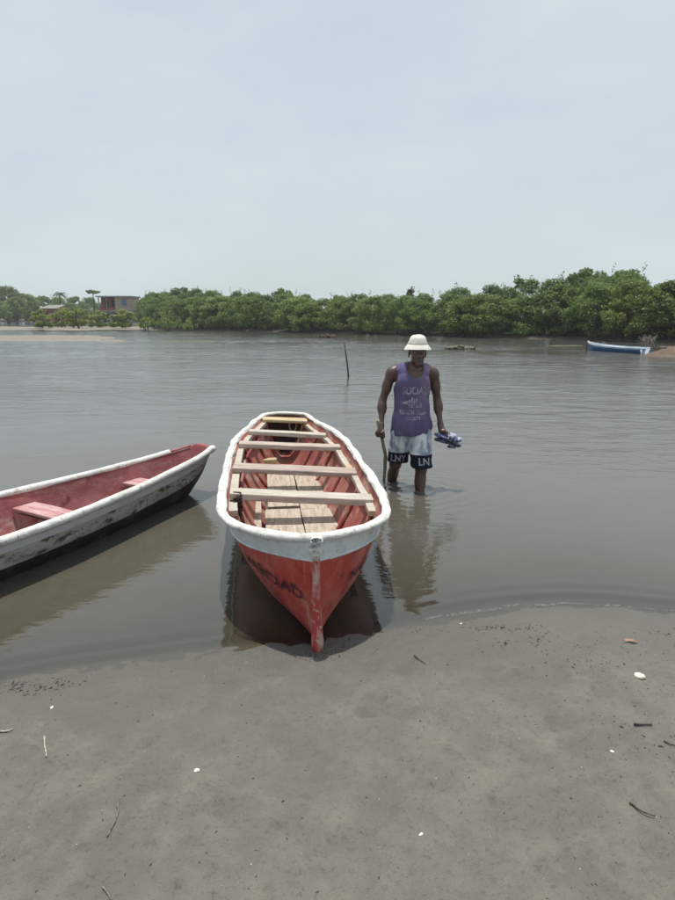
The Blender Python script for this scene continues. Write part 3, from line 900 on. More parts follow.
# flat topped tree behind the big house
def umbrella_tree():
    p = atz(95, 322.2); H = aty(95, 290.0, p[1])[2]
    t = empty('umbrella_tree', (p[0], p[1], .1)); tag(t, 'flat topped tree sticking up above the roof of the big house', 'tree')
    q = MB(); q.tube([(0, 0, -.2), (.1, 0, H * .5), (0, 0, H * .97)], [.18, .13, .06], 7)
    for a in range(6): q.tube([(0, 0, H * (.82 + .02 * a)), (1.0 * math.cos(a * 1.1), 1.0 * math.sin(a * 1.1), H * .93)], [.05, .02], 5)
    q.build('trunk', M['bark'], t)
    rg = np.random.RandomState(6)
    C, Rr = [], []
    for i in range(30):
        a = rg.uniform(0, 6.28); q_ = 1.5 * math.sqrt(rg.uniform(0, 1)); rr_ = rg.uniform(.25, .55)
        C.append((math.cos(a) * q_, math.sin(a) * q_, H * (.96 - .03 * q_ + rg.uniform(-.035, .03)))); Rr.append((rr_, rr_, rr_ * .45))
    V, F = leaf_cloud(rg, np.array(C), np.array(Rr), 2200, .12)
    link('crown', fast_mesh('crown', V, F, M['leafdark']), t)


umbrella_tree()

# ------------------------------------------------------------------ houses on the far left shore
def wall_open(mb, x0, x1, z0, z1, y, th, holes):
    """wall in the xz plane with rectangular holes, thickness th behind y"""
    xs = sorted({x0, x1, *[v for h in holes for v in h[:2]]}); zs = sorted({z0, z1, *[v for h in holes for v in h[2:]]})
    for a, b in zip(xs[:-1], xs[1:]):
        for c, d in zip(zs[:-1], zs[1:]):
            mx_, mz = (a + b) / 2, (c + d) / 2
            if any(h[0] < mx_ < h[1] and h[2] < mz < h[3] for h in holes): continue
            mb.box(((a + b) / 2, y + th / 2, (c + d) / 2), (b - a, th, d - c))


def big_house():
    Y = 112.0
    xl, xr = aty(98.5, 310, Y)[0], aty(131, 310, Y)[0]
    W = xr - xl
    ztop, zmid = aty(110, 296.5, Y)[2], aty(110, 311.0, Y)[2]
    t = empty('house', (xl, Y, .3)); tag(t, 'two storey house with red brick verandah and blue window above the bushes', 'house')
    zt, zm = ztop - .3, zmid - .3
    D = 5.0
    split = W * .52
    q = MB(); wall_open(q, 0, W, 0, zm - .12, .4, .15, [(W * .1, W * .3, 0, zm * .8), (W * .42, W * .58, 0, zm * .82), (W * .72, W * .86, zm * .3, zm * .75)])
    q.box((.075, D / 2 + .4, (zm - .12) / 2), (.15, D - .4, zm - .12)); q.box((W - .075, D / 2 + .4, (zm - .12) / 2), (.15, D - .4, zm - .12)); q.build('lower_wall', M['teal'], t)
    q = MB(); q.box((W / 2, D / 2, zm - .03), (W + .1, D + .1, .18)); q.build('floor_slab', M['concrete'], t)
    q = MB(); wall_open(q, split, W, zm + .06, zt - .1, 0, .15, [(W * .72, W * .88, zm + (zt - zm) * .38, zm + (zt - zm) * .8)])
    q.box((W - .075, D / 2 + .1, (zm + zt) / 2), (.15, D - .2, zt - zm - .2)); q.build('upper_wall', M['beige'], t)
    q = MB(); wall_open(q, 0, split - .01, zm + .06, zt - .1, 1.5, .15, [(W * .12, W * .24, zm + .06, zm + (zt - zm) * .75), (W * .32, W * .44, zm + (zt - zm) * .35, zm + (zt - zm) * .75)])
    q.box((.075, 3.2, (zm + zt) / 2), (.15, 3.2, zt - zm - .2)); q.build('verandah_wall', M['brick'], t)
    q = MB(); q.box((split / 2, .06, zm + .28), (split - .2, .1, .42)); q.build('parapet', M['brick'], t)
    q = MB(); q.box((.10, .1, (zm + zt) / 2), (.16, .16, zt - zm - .2)); q.build('post', M['concrete'], t)
    q = MB(); q.box((split * .5, .1, (zm + zt) / 2), (.12, .12, zt - zm - .2)); q.build('post', M['concrete'], t)
    q = MB(); q.box((W / 2, D / 2 - .15, zt), (W + .5, D + .6, .2)); q.build('roof', M['concrete'], t)
    wx0, wx1, wz0, wz1 = W * .72, W * .88, zm + (zt - zm) * .38, zm + (zt - zm) * .8
    q = MB()
    for (a, b, c, d) in [(wx0, wx0 + .12, wz0, wz1), (wx1 - .12, wx1, wz0, wz1), (wx0 + .12, wx1 - .12, wz0, wz0 + .1), (wx0 + .12, wx1 - .12, wz1 - .1, wz1), ((wx0 + wx1) / 2 - .05, (wx0 + wx1) / 2 + .05, wz0 + .1, wz1 - .1)]:
        q.box(((a + b) / 2, -.01, (c + d) / 2), (b - a, .08, d - c))
    fr = q.build('window', M['bluewin'], t)
    q = MB(); q.box(((wx0 + wx1) / 2, .05, (wz0 + wz1) / 2), (wx1 - wx0, .02, wz1 - wz0)); q.build('pane', M['glass'], fr)
    q = MB(); q.box((W / 2, D - .1, zt / 2), (W - .4, .1, zt - .4)); q.build('back_wall', M['interior'], t)
    q = MB(); q.box((W * .36, .47, zm * .4), (W * .1, .05, zm * .78)); q.build('door', M['bluewin'], t)


big_house()


def hut():
    Y = 108.0
    xl, xr = aty(43, 312, Y)[0], aty(57, 312, Y)[0]
    W = xr - xl; zt = aty(50, 308.2, Y)[2] - .3
    t = empty('hut', (xl, Y, .3)); tag(t, 'small orange brick hut with a sheet metal roof left of the big house', 'hut')
    q = MB(); wall_open(q, 0, W, 0, zt, 0, .15, [(W * .15, W * .4, 0, zt * .8), (W * .6, W * .85, zt * .4, zt * .8)])
    q.box((.075, 1.6, zt / 2), (.15, 2.9, zt)); q.box((W - .075, 1.6, zt / 2), (.15, 2.9, zt)); q.build('wall', M['orange'], t)
    q = MB()
    Mr = Matrix.Rotation(R(9), 3, 'X')
    q.box((W / 2, 1.2, zt + .24), (W + .5, 4.0, .06), Mr); q.build('roof', M['zinc'], t)
    q = MB(); q.box((W * .275, .1, zt * .4), (W * .24, .05, zt * .79)); q.build('door', M['interior'], t)
    q = MB(); q.box((W * .725, .08, zt * .6), (W * .26, .04, zt * .42)); q.build('window', M['glass'], t)


hut()

# ------------------------------------------------------------------ boats
def smooth_table(us, vs, n=90, sm=5, keep_end=True):
    u = np.linspace(us[0], us[-1], n); v = np.interp(u, us, vs)
    k_ = np.ones(sm) / sm
    pad = np.concatenate([2 * v[0] - v[1:sm][::-1], v, 2 * v[-1] - v[-sm:-1][::-1]])
    v2 = np.convolve(pad, k_, 'same')[sm - 1:-(sm - 1)]
    v2[0], v2[-1] = v[0], v[-1]
    return u, v2


class Hull:
    def __init__(s, us, bs, gs, ks, ps, rise=0.0, rake=None):
        s.u, s.b = smooth_table(us, bs)
        s.g = smooth_table(us, gs, sm=11)[1]
        s.k = smooth_table(us, ks, sm=7)[1]
        s.p = smooth_table(us, ps, sm=9)[1]
        s.rake = rake

    def half(s, u, h):
        """half breadth at length u and height share h (0 keel .. 1 gunwale)"""
        b = np.interp(u, s.u, s.b); p = np.interp(u, s.u, s.p)
        return b * np.power(np.clip(h, 0, 1), p)

    def pt(s, u, h, side, inset=0.0):
        g = np.interp(u, s.u, s.g); k = np.interp(u, s.u, s.k)
        b = np.maximum(s.half(u, h) - inset, 0.0)
        uu = u + (s.rake(u, h) if s.rake else 0)
        return np.array([side * b, uu, k + (g - k) * h])

    def rim(s, side, inset=0.0, dz=0.0, u0=None, u1=None, n=60):
        u0 = s.u[0] if u0 is None else u0; u1 = s.u[-1] if u1 is None else u1
        out = []
        for u in np.linspace(u0, u1, n):
            p = s.pt(u, 1.0, side, inset); p[2] += dz; out.append(p)
        return out

    def shell(s, name, parent, mats, h_split, thick=.022, nh=18, amp=.004, seed=1, floor=.03):
        """outer (two paints), inner, rim. mats: lower outer, upper outer, inner"""
        hs = np.concatenate([np.linspace(0, 1, nh) ** 1.25])
        j = int(np.argmin(abs(hs - h_split))); hs[j] = h_split
        V, F, MI = [], [], []
        nu = len(s.u)
        prof = [(-1, h) for h in hs[::-1]] + [(1, h) for h in hs[1:]]
        m = len(prof)
        for inner in (0, 1):
            for u in s.u:
                for side, h in prof:
                    if inner:
                        p = s.pt(u, h, side, thick)
                        k_ = np.interp(u, s.u, s.k)
                        p[2] = max(p[2], k_ + floor)
                    else:
                        p = s.pt(u, h, side, 0)
                    V.append(p)
        V = np.array(V)
        nz_ = fbm(V[:, 1] * 2.6 + 3, V[:, 2] * 6, V[:, 0] * 3, 3, seed)
        sgn = np.sign(V[:, 0])
        V[:, 0] += sgn * amp * nz_ * np.clip(np.abs(V[:, 0]) / .05, 0, 1)
        for inner in (0, 1):
            o_ = inner * nu * m
            for i in range(nu - 1):
                for q in range(m - 1):
                    f = (o_ + i * m + q, o_ + i * m + q + 1, o_ + (i + 1) * m + q + 1, o_ + (i + 1) * m + q)
                    F.append(f if not inner else f[::-1])
                    hm = min(prof[q][1], prof[q + 1][1])
                    MI.append(2 if inner else (1 if hm >= h_split - 1e-6 else 0))
        for i in range(nu - 1):
            for q in (0, m - 1):
                a, b = i * m + q, (i + 1) * m + q
                F.append((a, b, b + nu * m, a + nu * m)); MI.append(1)
        return mesh(name, V, F, mats, parent, True, MI)


def lumpy_tube(pts, r, seed, amp=.12, n=10, closed=False, sq=(1, 1), jig=.003):
    P_ = np.array(pts)
    rad = r * (1 + amp * fbm(P_[:, 1] * 5.3 + seed, P_[:, 0] * 5.3, None, 2, seed))
    P_ = P_ + jig * np.stack([fbm(P_[:, 1] * 3.1 + i * 9, P_[:, 0] * 3.1, None, 2, seed + i) for i in range(3)], 1)
    q = MB(); q.tube(P_, list(rad), n, closed, sq); return q


def board(name, parent, m, c, size, rz=0.0, tilt=(0, 0), seed=0, seg=8, bev=.006, axis=0):
    """a sawn board, softly bevelled and slightly warped; long side along axis"""
    bm = bmesh.new()
    bmesh.ops.create_cube(bm, size=1.0)
    bmesh.ops.scale(bm, vec=size, verts=bm.verts)
    ed = [e for e in bm.edges if abs((e.verts[0].co - e.verts[1].co)[axis]) > size[axis] * .9]
    bmesh.ops.bevel(bm, geom=ed, offset=bev, segments=2, affect='EDGES', profile=.5)
    ed = [e for e in bm.edges if abs((e.verts[0].co - e.verts[1].co)[axis]) > size[axis] * .9]
    bmesh.ops.subdivide_edges(bm, edges=ed, cuts=seg)
    me = bpy.data.meshes.new(name); bm.to_mesh(me); bm.free()
    me.materials.append(m)
    o = link(name, me, parent)
    warp(o, .004, 2.2, seed)
    o.location = c
    o.rotation_euler = (tilt[0], tilt[1], rz)
    return o


def text_mesh(body, size, bold=.0, res=3, rough_=0.0):
    cu = bpy.data.curves.new('lettering_curve', 'FONT'); cu.body = body; cu.size = size; cu.offset = bold; cu.resolution_u = res
    cu.align_x = 'LEFT'
    ob = bpy.data.objects.new('lettering_tmp', cu); COL.objects.link(ob)
    dg = bpy.context.evaluated_depsgraph_get()
    me = bpy.data.meshes.new_from_object(ob.evaluated_get(dg))
    bpy.data.objects.remove(ob); bpy.data.curves.remove(cu)
    bm = bmesh.new(); bm.from_mesh(me)
    bmesh.ops.triangulate(bm, faces=bm.faces)
    for _ in range(2):
        ed = [e for e in bm.edges if e.calc_length() > size * .16]
        if ed: bmesh.ops.subdivide_edges(bm, edges=ed, cuts=1, use_grid_fill=False)
        bmesh.ops.triangulate(bm, faces=[f for f in bm.faces if len(f.verts) > 3])
    V = np.array([v.co[:] for v in bm.verts]); F = [[v.index for v in f.verts] for f in bm.faces]
    if rough_:
        V[:, 0] += rough_ * fbm(V[:, 1] * 22, V[:, 0] * 22, None, 3, 5); V[:, 1] += rough_ * fbm(V[:, 0] * 15 + 4, V[:, 1] * 15, None, 3, 9) * 1.6
    bm.free(); bpy.data.meshes.remove(me)
    return V, F


# --- the red and white canoe run up on the sand
BOW = np.array([-.105, 2.80])
HEAD = math.atan2(.63 - .105, 7.22 - 2.80)         # turns the stern to the left
main = empty('canoe', (BOW[0], BOW[1], 0), HEAD)
tag(main, 'red and white wooden canoe with its bow run up on the sand', 'boat')
mus = [0, .06, .12, .30, .46, .7, 1.0, 1.4, 2.0, 2.75, 3.2, 3.7, 4.05, 4.30, 4.40, 4.44]
mbs = [.006, .115, .195, .350, .430, .475, .495, .505, .510, .500, .455, .345, .275, .230, .14, .02]
mgs = [.560, .555, .550, .525, .510, .500, .495, .49, .48, .475, .475, .48, .485, .49, .49, .49]
mks = [.02, .015, .012, .0, -.02, -.045, -.07, -.09, -.10, -.10, -.09, -.05, .0, .06, .10, .14]
mps = [.55, .53, .50, .46, .42, .39, .37, .36, .38, .38, .40, .44, .48, .5, .5, .5]
mh = Hull(mus, mbs, mgs, mks, mps)
hull_o = mh.shell('hull', main, [M['red'], M['band'], M['redwood']], .79, amp=.007, seed=4)
# gunwale runs round the whole rim in one lumpy white roll
rimR = mh.rim(1, -.008, .0, .015, 4.435, 90); rimL = mh.rim(-1, -.008, .0, .015, 4.435, 90)
rimL = [p for p in rimL]
loop = rimR + rimL[::-1]
loop = [loop[i] for i in range(len(loop))]
lp = np.array(loop)
for _ in range(2):
    lp = (np.roll(lp, 1, 0) + 2 * lp + np.roll(lp, -1, 0)) / 4
lumpy_tube(lp, .0235, 3, .24, 12, True, (1.25, .82), .008).build('gunwale', M['white'], main, True)
# the wrapped lump where the two gunwales meet over the stem
q = MB()
q.tube([(.004, .02, .568), (.0, -.010, .560), (-.002, -.018, .53), (.002, -.018, .495), (0, -.008, .465)], [.026, .032, .031, .027, .018], 10)
cap = q.build('stem_cap', M['white'], main, True); warp(cap, .008, 14, 2)
# stem post standing proud of the planking
q = MB()
st = [(0, .014, .50), (0.0, .010, .36), (.002, .006, .24), (.004, .0, .13), (.006, -.018, .04), (.006, -.03, -.02)]
q.tube(st, [.020, .022, .026, .030, .033, .030], 10, sq=(.9, 1.2))
stem = q.build('stem_post', mat('worn_stem_paint', (0.37, 0.045, 0.038), [((0.46, 0.30, 0.26), 9, .46, .60, (2, 2, .7)), ((0.52, 0.45, 0.40), 22, .58, .68), ((0.12, 0.03, 0.025), 12, .60, .70)], rough=.6, bump=.7, bscale=30), main, True)
warp(stem, .004, 12, 6)
# outer rub strake lines between the white and the red
for sgn in (-1, 1):
    pts = []
    for u in np.linspace(.05, 4.2, 60):
        p = mh.pt(u, .795, sgn, -.004); pts.append(p)
    lumpy_tube(pts, .007, 5 + sgn, .25, 6).build('strake', M['band'], main, True)
# inner rails carrying the thwarts
RZ = -.085
for sgn in (-1, 1):
    pts = [mh.pt(u, .91 if sgn < 0 else .85, sgn, .044 if sgn < 0 else .036) for u in np.linspace(.80, 4.15, 40)]
    P_ = np.array(pts)
    q = MB(); q.tube(P_, .032, 4, sq=(1.15, .75)); o = q.build('inner_rail', M['woodwhite'], main, False); warp(o, .004, 5, 3 + sgn)
    if sgn < 0:
        q = MB(); pts = [mh.pt(u, .74, sgn, .038) for u in np.linspace(1.2, 3.6, 30)]; q.tube(pts, .016, 6); warp(q.build('inner_stringer', M['redwood'], main, True), .004, 5, 8)


def zrail(u):
    return float(mh.pt(u, .88, 1)[2]) + .032


for (u, m, wdt, th, rz, ext, tl) in [(1.06, 'woodwhite', .14, .046, .02, .985, 2.2), (1.84, 'woodpink', .18, .038, -.01, .985, 1.8), (2.76, 'woodx', .14, .042, .012, .985, 1.2), (3.34, 'woodwhite', .12, .040, -.015, .985, 1.9), (4.06, 'woodyellow', .20, .032, 0, 1.0, .8)]:
    hb = float(mh.half(u, .88)) - .012
    board('thwart', main, M[m], (0, u, zrail(u)), (2 * hb * ext, wdt, th), rz - .045, (0, R(tl + 1.8)), int(u * 10), 10, .007, 0)
# floor
FZ = -.09 + .035
def floor_z(u): return float(np.interp(u, mh.u, mh.k)) + .125
for (x, u0, u1, wdt, m, dz) in [(-.095, .70, 2.12, .280, 'wood', .01), (.185, .72, 2.09, .270, 'wood', .013), (-.085, 2.18, 3.5, .26, 'wood', .016), (.175, 2.12, 3.42, .24, 'wood', .008), (-.34, 1.35, 2.35, .15, 'wood', .06)]:
    za, zb = floor_z(u0) + dz, floor_z(u1) + dz
    board('floor_board', main, M[m], (x, (u0 + u1) / 2, (za + zb) / 2), (wdt, u1 - u0, .022), 0, (math.atan2(zb - za, u1 - u0), 0), int(u0 * 31) + 3, 12, .004, 1)
# front sole piece, yellowed
board('floor_board', main, M['woodyellow'], (.05, .70, floor_z(.7) + .03), (.40, .09, .02), .02, (0, 0), 9, 8, .004, 0)
board('stern_block', main, M['woodyellow'], (-.22, 3.52, floor_z(3.5) + .05), (.22, .10, .09), .05, (0, 0), 5, 4, .008, 0)
# ribs following the inside of the planking
for u in (.85, 1.5, 2.25, 2.95, 3.55):
    for sgn in (-1, 1):
        pts = [mh.pt(u, h, sgn, .034) for h in np.linspace(.12, .80, 12)]
        q = MB(); q.tube(pts, .021, 8, sq=(1, .8)); warp(q.build('rib', M['redwood'], main, True), .003, 9, int(u * 7))
    q = MB(); hb = float(mh.half(u, .14)) - .02
    zb = float(mh.pt(u, .12, 1)[2]) + .01
    q.box((0, u, zb), (2 * hb, .05, .03)); bevel(q.build('floor_timber', M['redwood'], main), .005)
# bulkhead under the stern thwart, the black shadow there painted into its colour
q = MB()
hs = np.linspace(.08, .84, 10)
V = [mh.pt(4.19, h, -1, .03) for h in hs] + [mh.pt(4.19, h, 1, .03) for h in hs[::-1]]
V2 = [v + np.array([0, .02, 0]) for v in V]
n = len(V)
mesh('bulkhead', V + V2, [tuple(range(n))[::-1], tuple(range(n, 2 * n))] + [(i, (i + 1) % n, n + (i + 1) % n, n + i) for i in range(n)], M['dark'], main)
# dark lashing by the foremost thwart
q = MB()
rl = np.random.RandomState(12)
hb = float(mh.half(1.0, .84))
for i in range(7):
    a = rl.uniform(0, 6.28)
    q.tube([(-hb + .055 + rl.uniform(-.02, .03), 1.02 + .035 * math.cos(t_ + a), zrail(1.0) - .02 + .05 * math.sin(t_ + a) + i * .004) for t_ in np.linspace(0, 5.6, 14)], .007, 6)
q.tube([(-hb + .06, 1.0, zrail(1) - .03), (-hb + .09, .96, zrail(1) - .12), (-hb + .075, .93, zrail(1) - .2)], [.014, .012, .006], 6)
q.build('lashing', M['dark'], main, True)
# loop of rope hanging from the stern thwart
q = MB()
q.tube([(.085 + .038 * math.cos(a), 4.02, zrail(4.0) - .055 + .062 * math.sin(a)) for a in np.linspace(0, 6.28, 22)[:-1]], .0075, 6, True)
q.build('rope_loop', M['rope'], main, True)


# faded lettering brushed on the bow planks
def hull_text(body, size, side, u_start, h_start, slope, du, mirror, parent, hull, wsc=1.0):
    V, F = text_mesh(body, size, .0012, 3, .006)
    out = []
    W = V[:, 0].max()
    for v in V:
        a = v[0] * wsc
        u = u_start + du * a
        g, k_ = np.interp(u, hull.u, hull.g), np.interp(u, hull.u, hull.k)
        h = (h_start + slope * a) + v[1] / (g - k_) * .9
        e = 1e-3
        p = hull.pt(u, h, side); pu = hull.pt(u + e, h, side) - p; ph = hull.pt(u, min(h + e, 1), side) - p
        nn = np.cross(pu, ph); nn /= np.linalg.norm(nn) + 1e-12
        if nn[0] * side < 0: nn = -nn
        out.append(p + nn * .009)
    o = mesh('lettering', out, F, M['ink'], parent)
    return o


hull_text('MARCIAD', .108, -1, .43, .58, -.50, -1.0, False, main, mh, .80)
hull_text('MAR', .105, 1, .20, .45, .30, 1.0, False, main, mh, .9)

# --- the white canoe with the red inside, at the left
lb_bow = atz(213, 474, .12)
LDIR = math.atan2(-.95, -1.72)
left = empty('canoe', (-1.30, 5.60, 0), 0)
tag(left, 'white canoe with a crimson inside and black bottom, floating at the left', 'boat')
# local +y runs from the bow towards the stern
left.rotation_euler = (0, 0, math.atan2(.965, -1.72))
lus = [0, .08, .2, .4, .7, 1.1, 1.6, 2.1, 2.7, 3.3, 3.8, 4.2, 4.45, 4.5]
lbs = [.115, .150, .185, .230, .28, .35, .425, .46, .47, .45, .39, .28, .14, .03]
lgs = [.40, .385, .365, .350, .33, .315, .305, .30, .30, .30, .31, .33, .36, .37]
lks = [.10, .02, -.05, -.09, -.11, -.12, -.12, -.12, -.12, -.12, -.11, -.08, .02, .1]
lps = [.75, .6, .5, .45, .4, .36, .32, .30, .30, .32, .36, .45, .6, .75]
lh = Hull(lus, lbs, lgs, lks, lps, rake=lambda u, h: -.09 * h * np.clip(1 - u / .5, 0, 1))
lh.shell('hull', left, [M['blackhull'], M['weathered'], M['pinkred']], .52, amp=.006, seed=9)
# smooth white upper strake and the rolled gunwale
for sgn, u0 in ((-1, .03), (1, .20)):
    pts = lh.rim(sgn, -.004, .004, u0, 4.46, 70)
    lumpy_tube(pts, .030, 7 + sgn, .07, 10, False, (1, .95), .002).build('gunwale', M['white'], left, True)
for sgn in (-1, 1):
    V, F = [], []
    hs = [.80, .86, .92, .99]
    for u in np.linspace(.03, 4.4, 70):
        for h in hs: V.append(lh.pt(u, h, sgn, -.011))
    for i in range(69):
        for j in range(3): F.append((i * 4 + j, i * 4 + j + 1, (i + 1) * 4 + j + 1, (i + 1) * 4 + j))
    mesh('upper_strake', V, F, mat('smooth_white_strake', (0.60, 0.63, 0.65), [((0.48, 0.51, 0.53), 5, .5, .7)], rough=.5, bump=.3, bscale=20) if sgn < 0 else bpy.data.materials['smooth_white_strake'], left, True)
# bare red lip at the bow where the far gunwale roll stops
pts = lh.rim(1, -.002, .004, .02, .20, 10)
lumpy_tube(pts, .015, 4, .2, 8).build('bow_lip', M['pinkred'], left, True)
hs = np.linspace(.0, 1, 9)
V = [lh.pt(.01, h, -1, .004) for h in hs] + [np.array([-.075, -.095, .425]), np.array([0, -.105, .434]), np.array([.075, -.095, .428])] + [lh.pt(.01, h, 1, .004) for h in hs[::-1]]
V2 = [v + np.array([0, .034, 0]) for v in V]; n = len(V)
o = mesh('bow_plate', V + V2, [tuple(range(n))[::-1], tuple(range(n, 2 * n))] + [(i, (i + 1) % n, n + (i + 1) % n, n + i) for i in range(n)], M['pinkred'], left)
bevel(o, .007, 2)
q = MB(); q.tube([(-.150, -.03, .395), (-.130, -.085, .405), (-.07, -.118, .40)], [.030, .029, .018], 10); warp(q.build('bow_cap', M['white'], left, True), .004, 14, 3)


def box_seat(u, wdt, hh):
    hb = float(lh.half(u, hh)) - .03
    z = float(lh.pt(u, hh, 1)[2])
    board('thwart', left, M['pinkboard'], (0, u, z), (2 * hb, wdt, .026), 0, (0, 0), int(u * 13), 8, .006, 0)
    for du in (-wdt / 2 + .015, wdt / 2 - .015):
        hs = np.linspace(.06, hh - .05, 9)
        V = [lh.pt(u + du, h, -1, .026) for h in hs] + [lh.pt(u + du, h, 1, .026) for h in hs[::-1]]
        V2 = [v + np.array([0, .016, 0]) for v in V]; n = len(V)
        mesh('seat_panel', V + V2, [tuple(range(n))[::-1], tuple(range(n, 2 * n))] + [(i, (i + 1) % n, n + (i + 1) % n, n + i) for i in range(n)], M['pinkred'], left)


box_seat(.60, .20, .70)
box_seat(1.50, .19, .76)
box_seat(3.4, .26, .74)
q = MB(); hb = .30
V = []
F = []
us_ = np.linspace(.5, 4.0, 24)
for u in us_:
    for sgn in (-1, 0, 1):
        V.append((sgn * (float(lh.half(u, .2)) - .02), u, float(lh.pt(u, .2, 1)[2])))
for i in range(len(us_) - 1):
    for j in range(2): F.append((i * 3 + j, i * 3 + j + 1, (i + 1) * 3 + j + 1, (i + 1) * 3 + j))
mesh('floor', V, F, M['pinkred'], left, True)

# --- the blue canoe by the mud bank
A_, B_ = atz(590, 350.0), atz(642, 353.3)
dv = B_ - A_
L_ = float(np.linalg.norm(dv)) + .25
blue = empty('canoe', tuple(A_ - dv / np.linalg.norm(dv) * .12), math.atan2(dv[1], dv[0]) - math.pi / 2)
tag(blue, 'small blue canoe with a white upper edge moored by the far mud bank', 'boat')
bus = [0, .15, .5, 1.2, 2.0, 2.8, 3.4, L_ - .1, L_]
bbs = [.03, .12, .24, .34, .36, .36, .32, .24, .05]
bgs = [.36, .32, .27, .23, .21, .21, .22, .24, .25]
bks = [.08, -.02, -.08, -.1, -.1, -.1, -.1, -.06, .0]
bps = [.8, .6, .45, .35, .32, .32, .35, .42, .6]
bh = Hull(bus, bbs, bgs, bks, bps)
bh.shell('hull', blue, [M['bluepaint'], mat('pale_blue_white_paint', (0.55, 0.62, 0.68), [((0.40, 0.48, 0.56), 4, .5, .65)], rough=.5), bpy.data.materials['pale_blue_white_paint']], .82, seed=2)
for sgn in (-1, 1):
    lumpy_tube(bh.rim(sgn, 0, .004, .02, L_ - .02, 40), .024, 4, .05, 8).build('gunwale', bpy.data.materials['pale_blue_white_paint'], blue, True)
for u in (1.0, 1.9, 2.8):
    board('thwart', blue, M['bluepaint'], (0, u, .17), (2 * float(bh.half(u, .85)) - .05, .16, .03), 0, (0, 0), int(u * 5), 4, .005, 0)
q = MB(); q.tube([(0, -.03, .34), (0, -.03, .39), (0, .02, .40)], [.045, .04, .03], 8); q.build('bow_post', M['white'], blue, True)

# mooring stake beside its bow
p = atz(586, 351.2)
q = MB(); q.tube([(0, 0, -.3), (.01, 0, .2), (.02, 0, .46)], [.03, .028, .024], 7)
o = q.build('mooring_stake', M['pole'], None, True, loc=tuple(p)); tag(o, 'short stake in the water at the bow of the blue canoe', 'stake')


# driftwood and clumps
def dead_shrub():
    p = atz(646, 346.5, .2)
    p = np.array([aty(648, 345, 30.5)[0], 30.5, .15])
    t = MB(); rg = np.random.RandomState(17)
    for i in range(38):
        a = rg.uniform(0, 6.28); l = rg.uniform(.25, .62); sp = rg.uniform(.08, .36)
        b_ = Vector((rg.uniform(-.2, .2), rg.uniform(-.15, .15), -.05))
        mid = b_ + Vector((math.cos(a) * sp * .4, math.sin(a) * sp * .3, l * .55)); tip = b_ + Vector((math.cos(a) * sp, math.sin(a) * sp * .7, l))
        t.tube([b_, mid, tip], [.026, .017, .007], 5)
        for _ in range(2):
            d2 = Vector((rg.uniform(-.25, .25), rg.uniform(-.2, .2), rg.uniform(.0, .25))); t.tube([mid, mid + d2], [.012, .005], 4)
    o = t.build('dead_shrub', M['driftwood'], loc=tuple(p)); tag(o, 'pale bare tangle of dead branches on the mud bank behind the blue canoe', 'dead shrub')


dead_shrub()


def clump(name, px0, px1, pyb, pyt, seed, label, m):
    a, b = atz(px0, pyb), atz(px1, pyb)
    W = b[0] - a[0]; H = aty((px0 + px1) / 2, pyt, a[1])[2]
    rg = np.random.RandomState(seed)
    bm = bmesh.new()
    for i in range(34):
        u = rg.uniform(-.5, .5); r_ = rg.uniform(.06, .13) * W
        mm = Matrix.Translation((u * W, rg.uniform(-.18, .18) * W, H * (.12 + .55 * rg.uniform(.2, 1) * (1 - (2 * u) ** 2)))) @ Matrix.Diagonal((r_, r_ * .9, min(r_ * .7, H * .36), 1)) @ Matrix.Rotation(rg.uniform(0, 3), 4, 'Z')
        bmesh.ops.create_icosphere(bm, subdivisions=2, radius=1, matrix=mm)
    me = bpy.data.meshes.new(name); bm.to_mesh(me); bm.free(); me.materials.append(m)
    o = link(name, me); o.location = ((a[0] + b[0]) / 2, a[1] + .2, -.02)
    warp(o, .05, 5, seed); warp(o, .03, 16, seed + 2)
    tag(o, label, 'clump')


clump('oyster_clump', 447, 475, 349.5, 344.5, 3, 'low brown shelly clump breaking the water right of the man\'s head', M['shellclump'])
clump('oyster_clump', 320, 336, 337.6, 333.4, 8, 'tiny dark mound in the far water above the leaning pole', M['mudbrush'])

# leaning pole
p = atz(348.3, 377)
tp = aty(344.3, 342.5, p[1])
q = MB(); pp = Vector(p); tpv = Vector(tp); d = tpv - pp
q.tube([pp - d * .35, pp + d * .4 + Vector((.012, 0, 0)), tpv], [.024, .022, .017], 9)
o = q.build('wooden_pole', M['pole'], None, True); tag(o, 'thin dark wooden pole leaning out of the open water', 'pole')

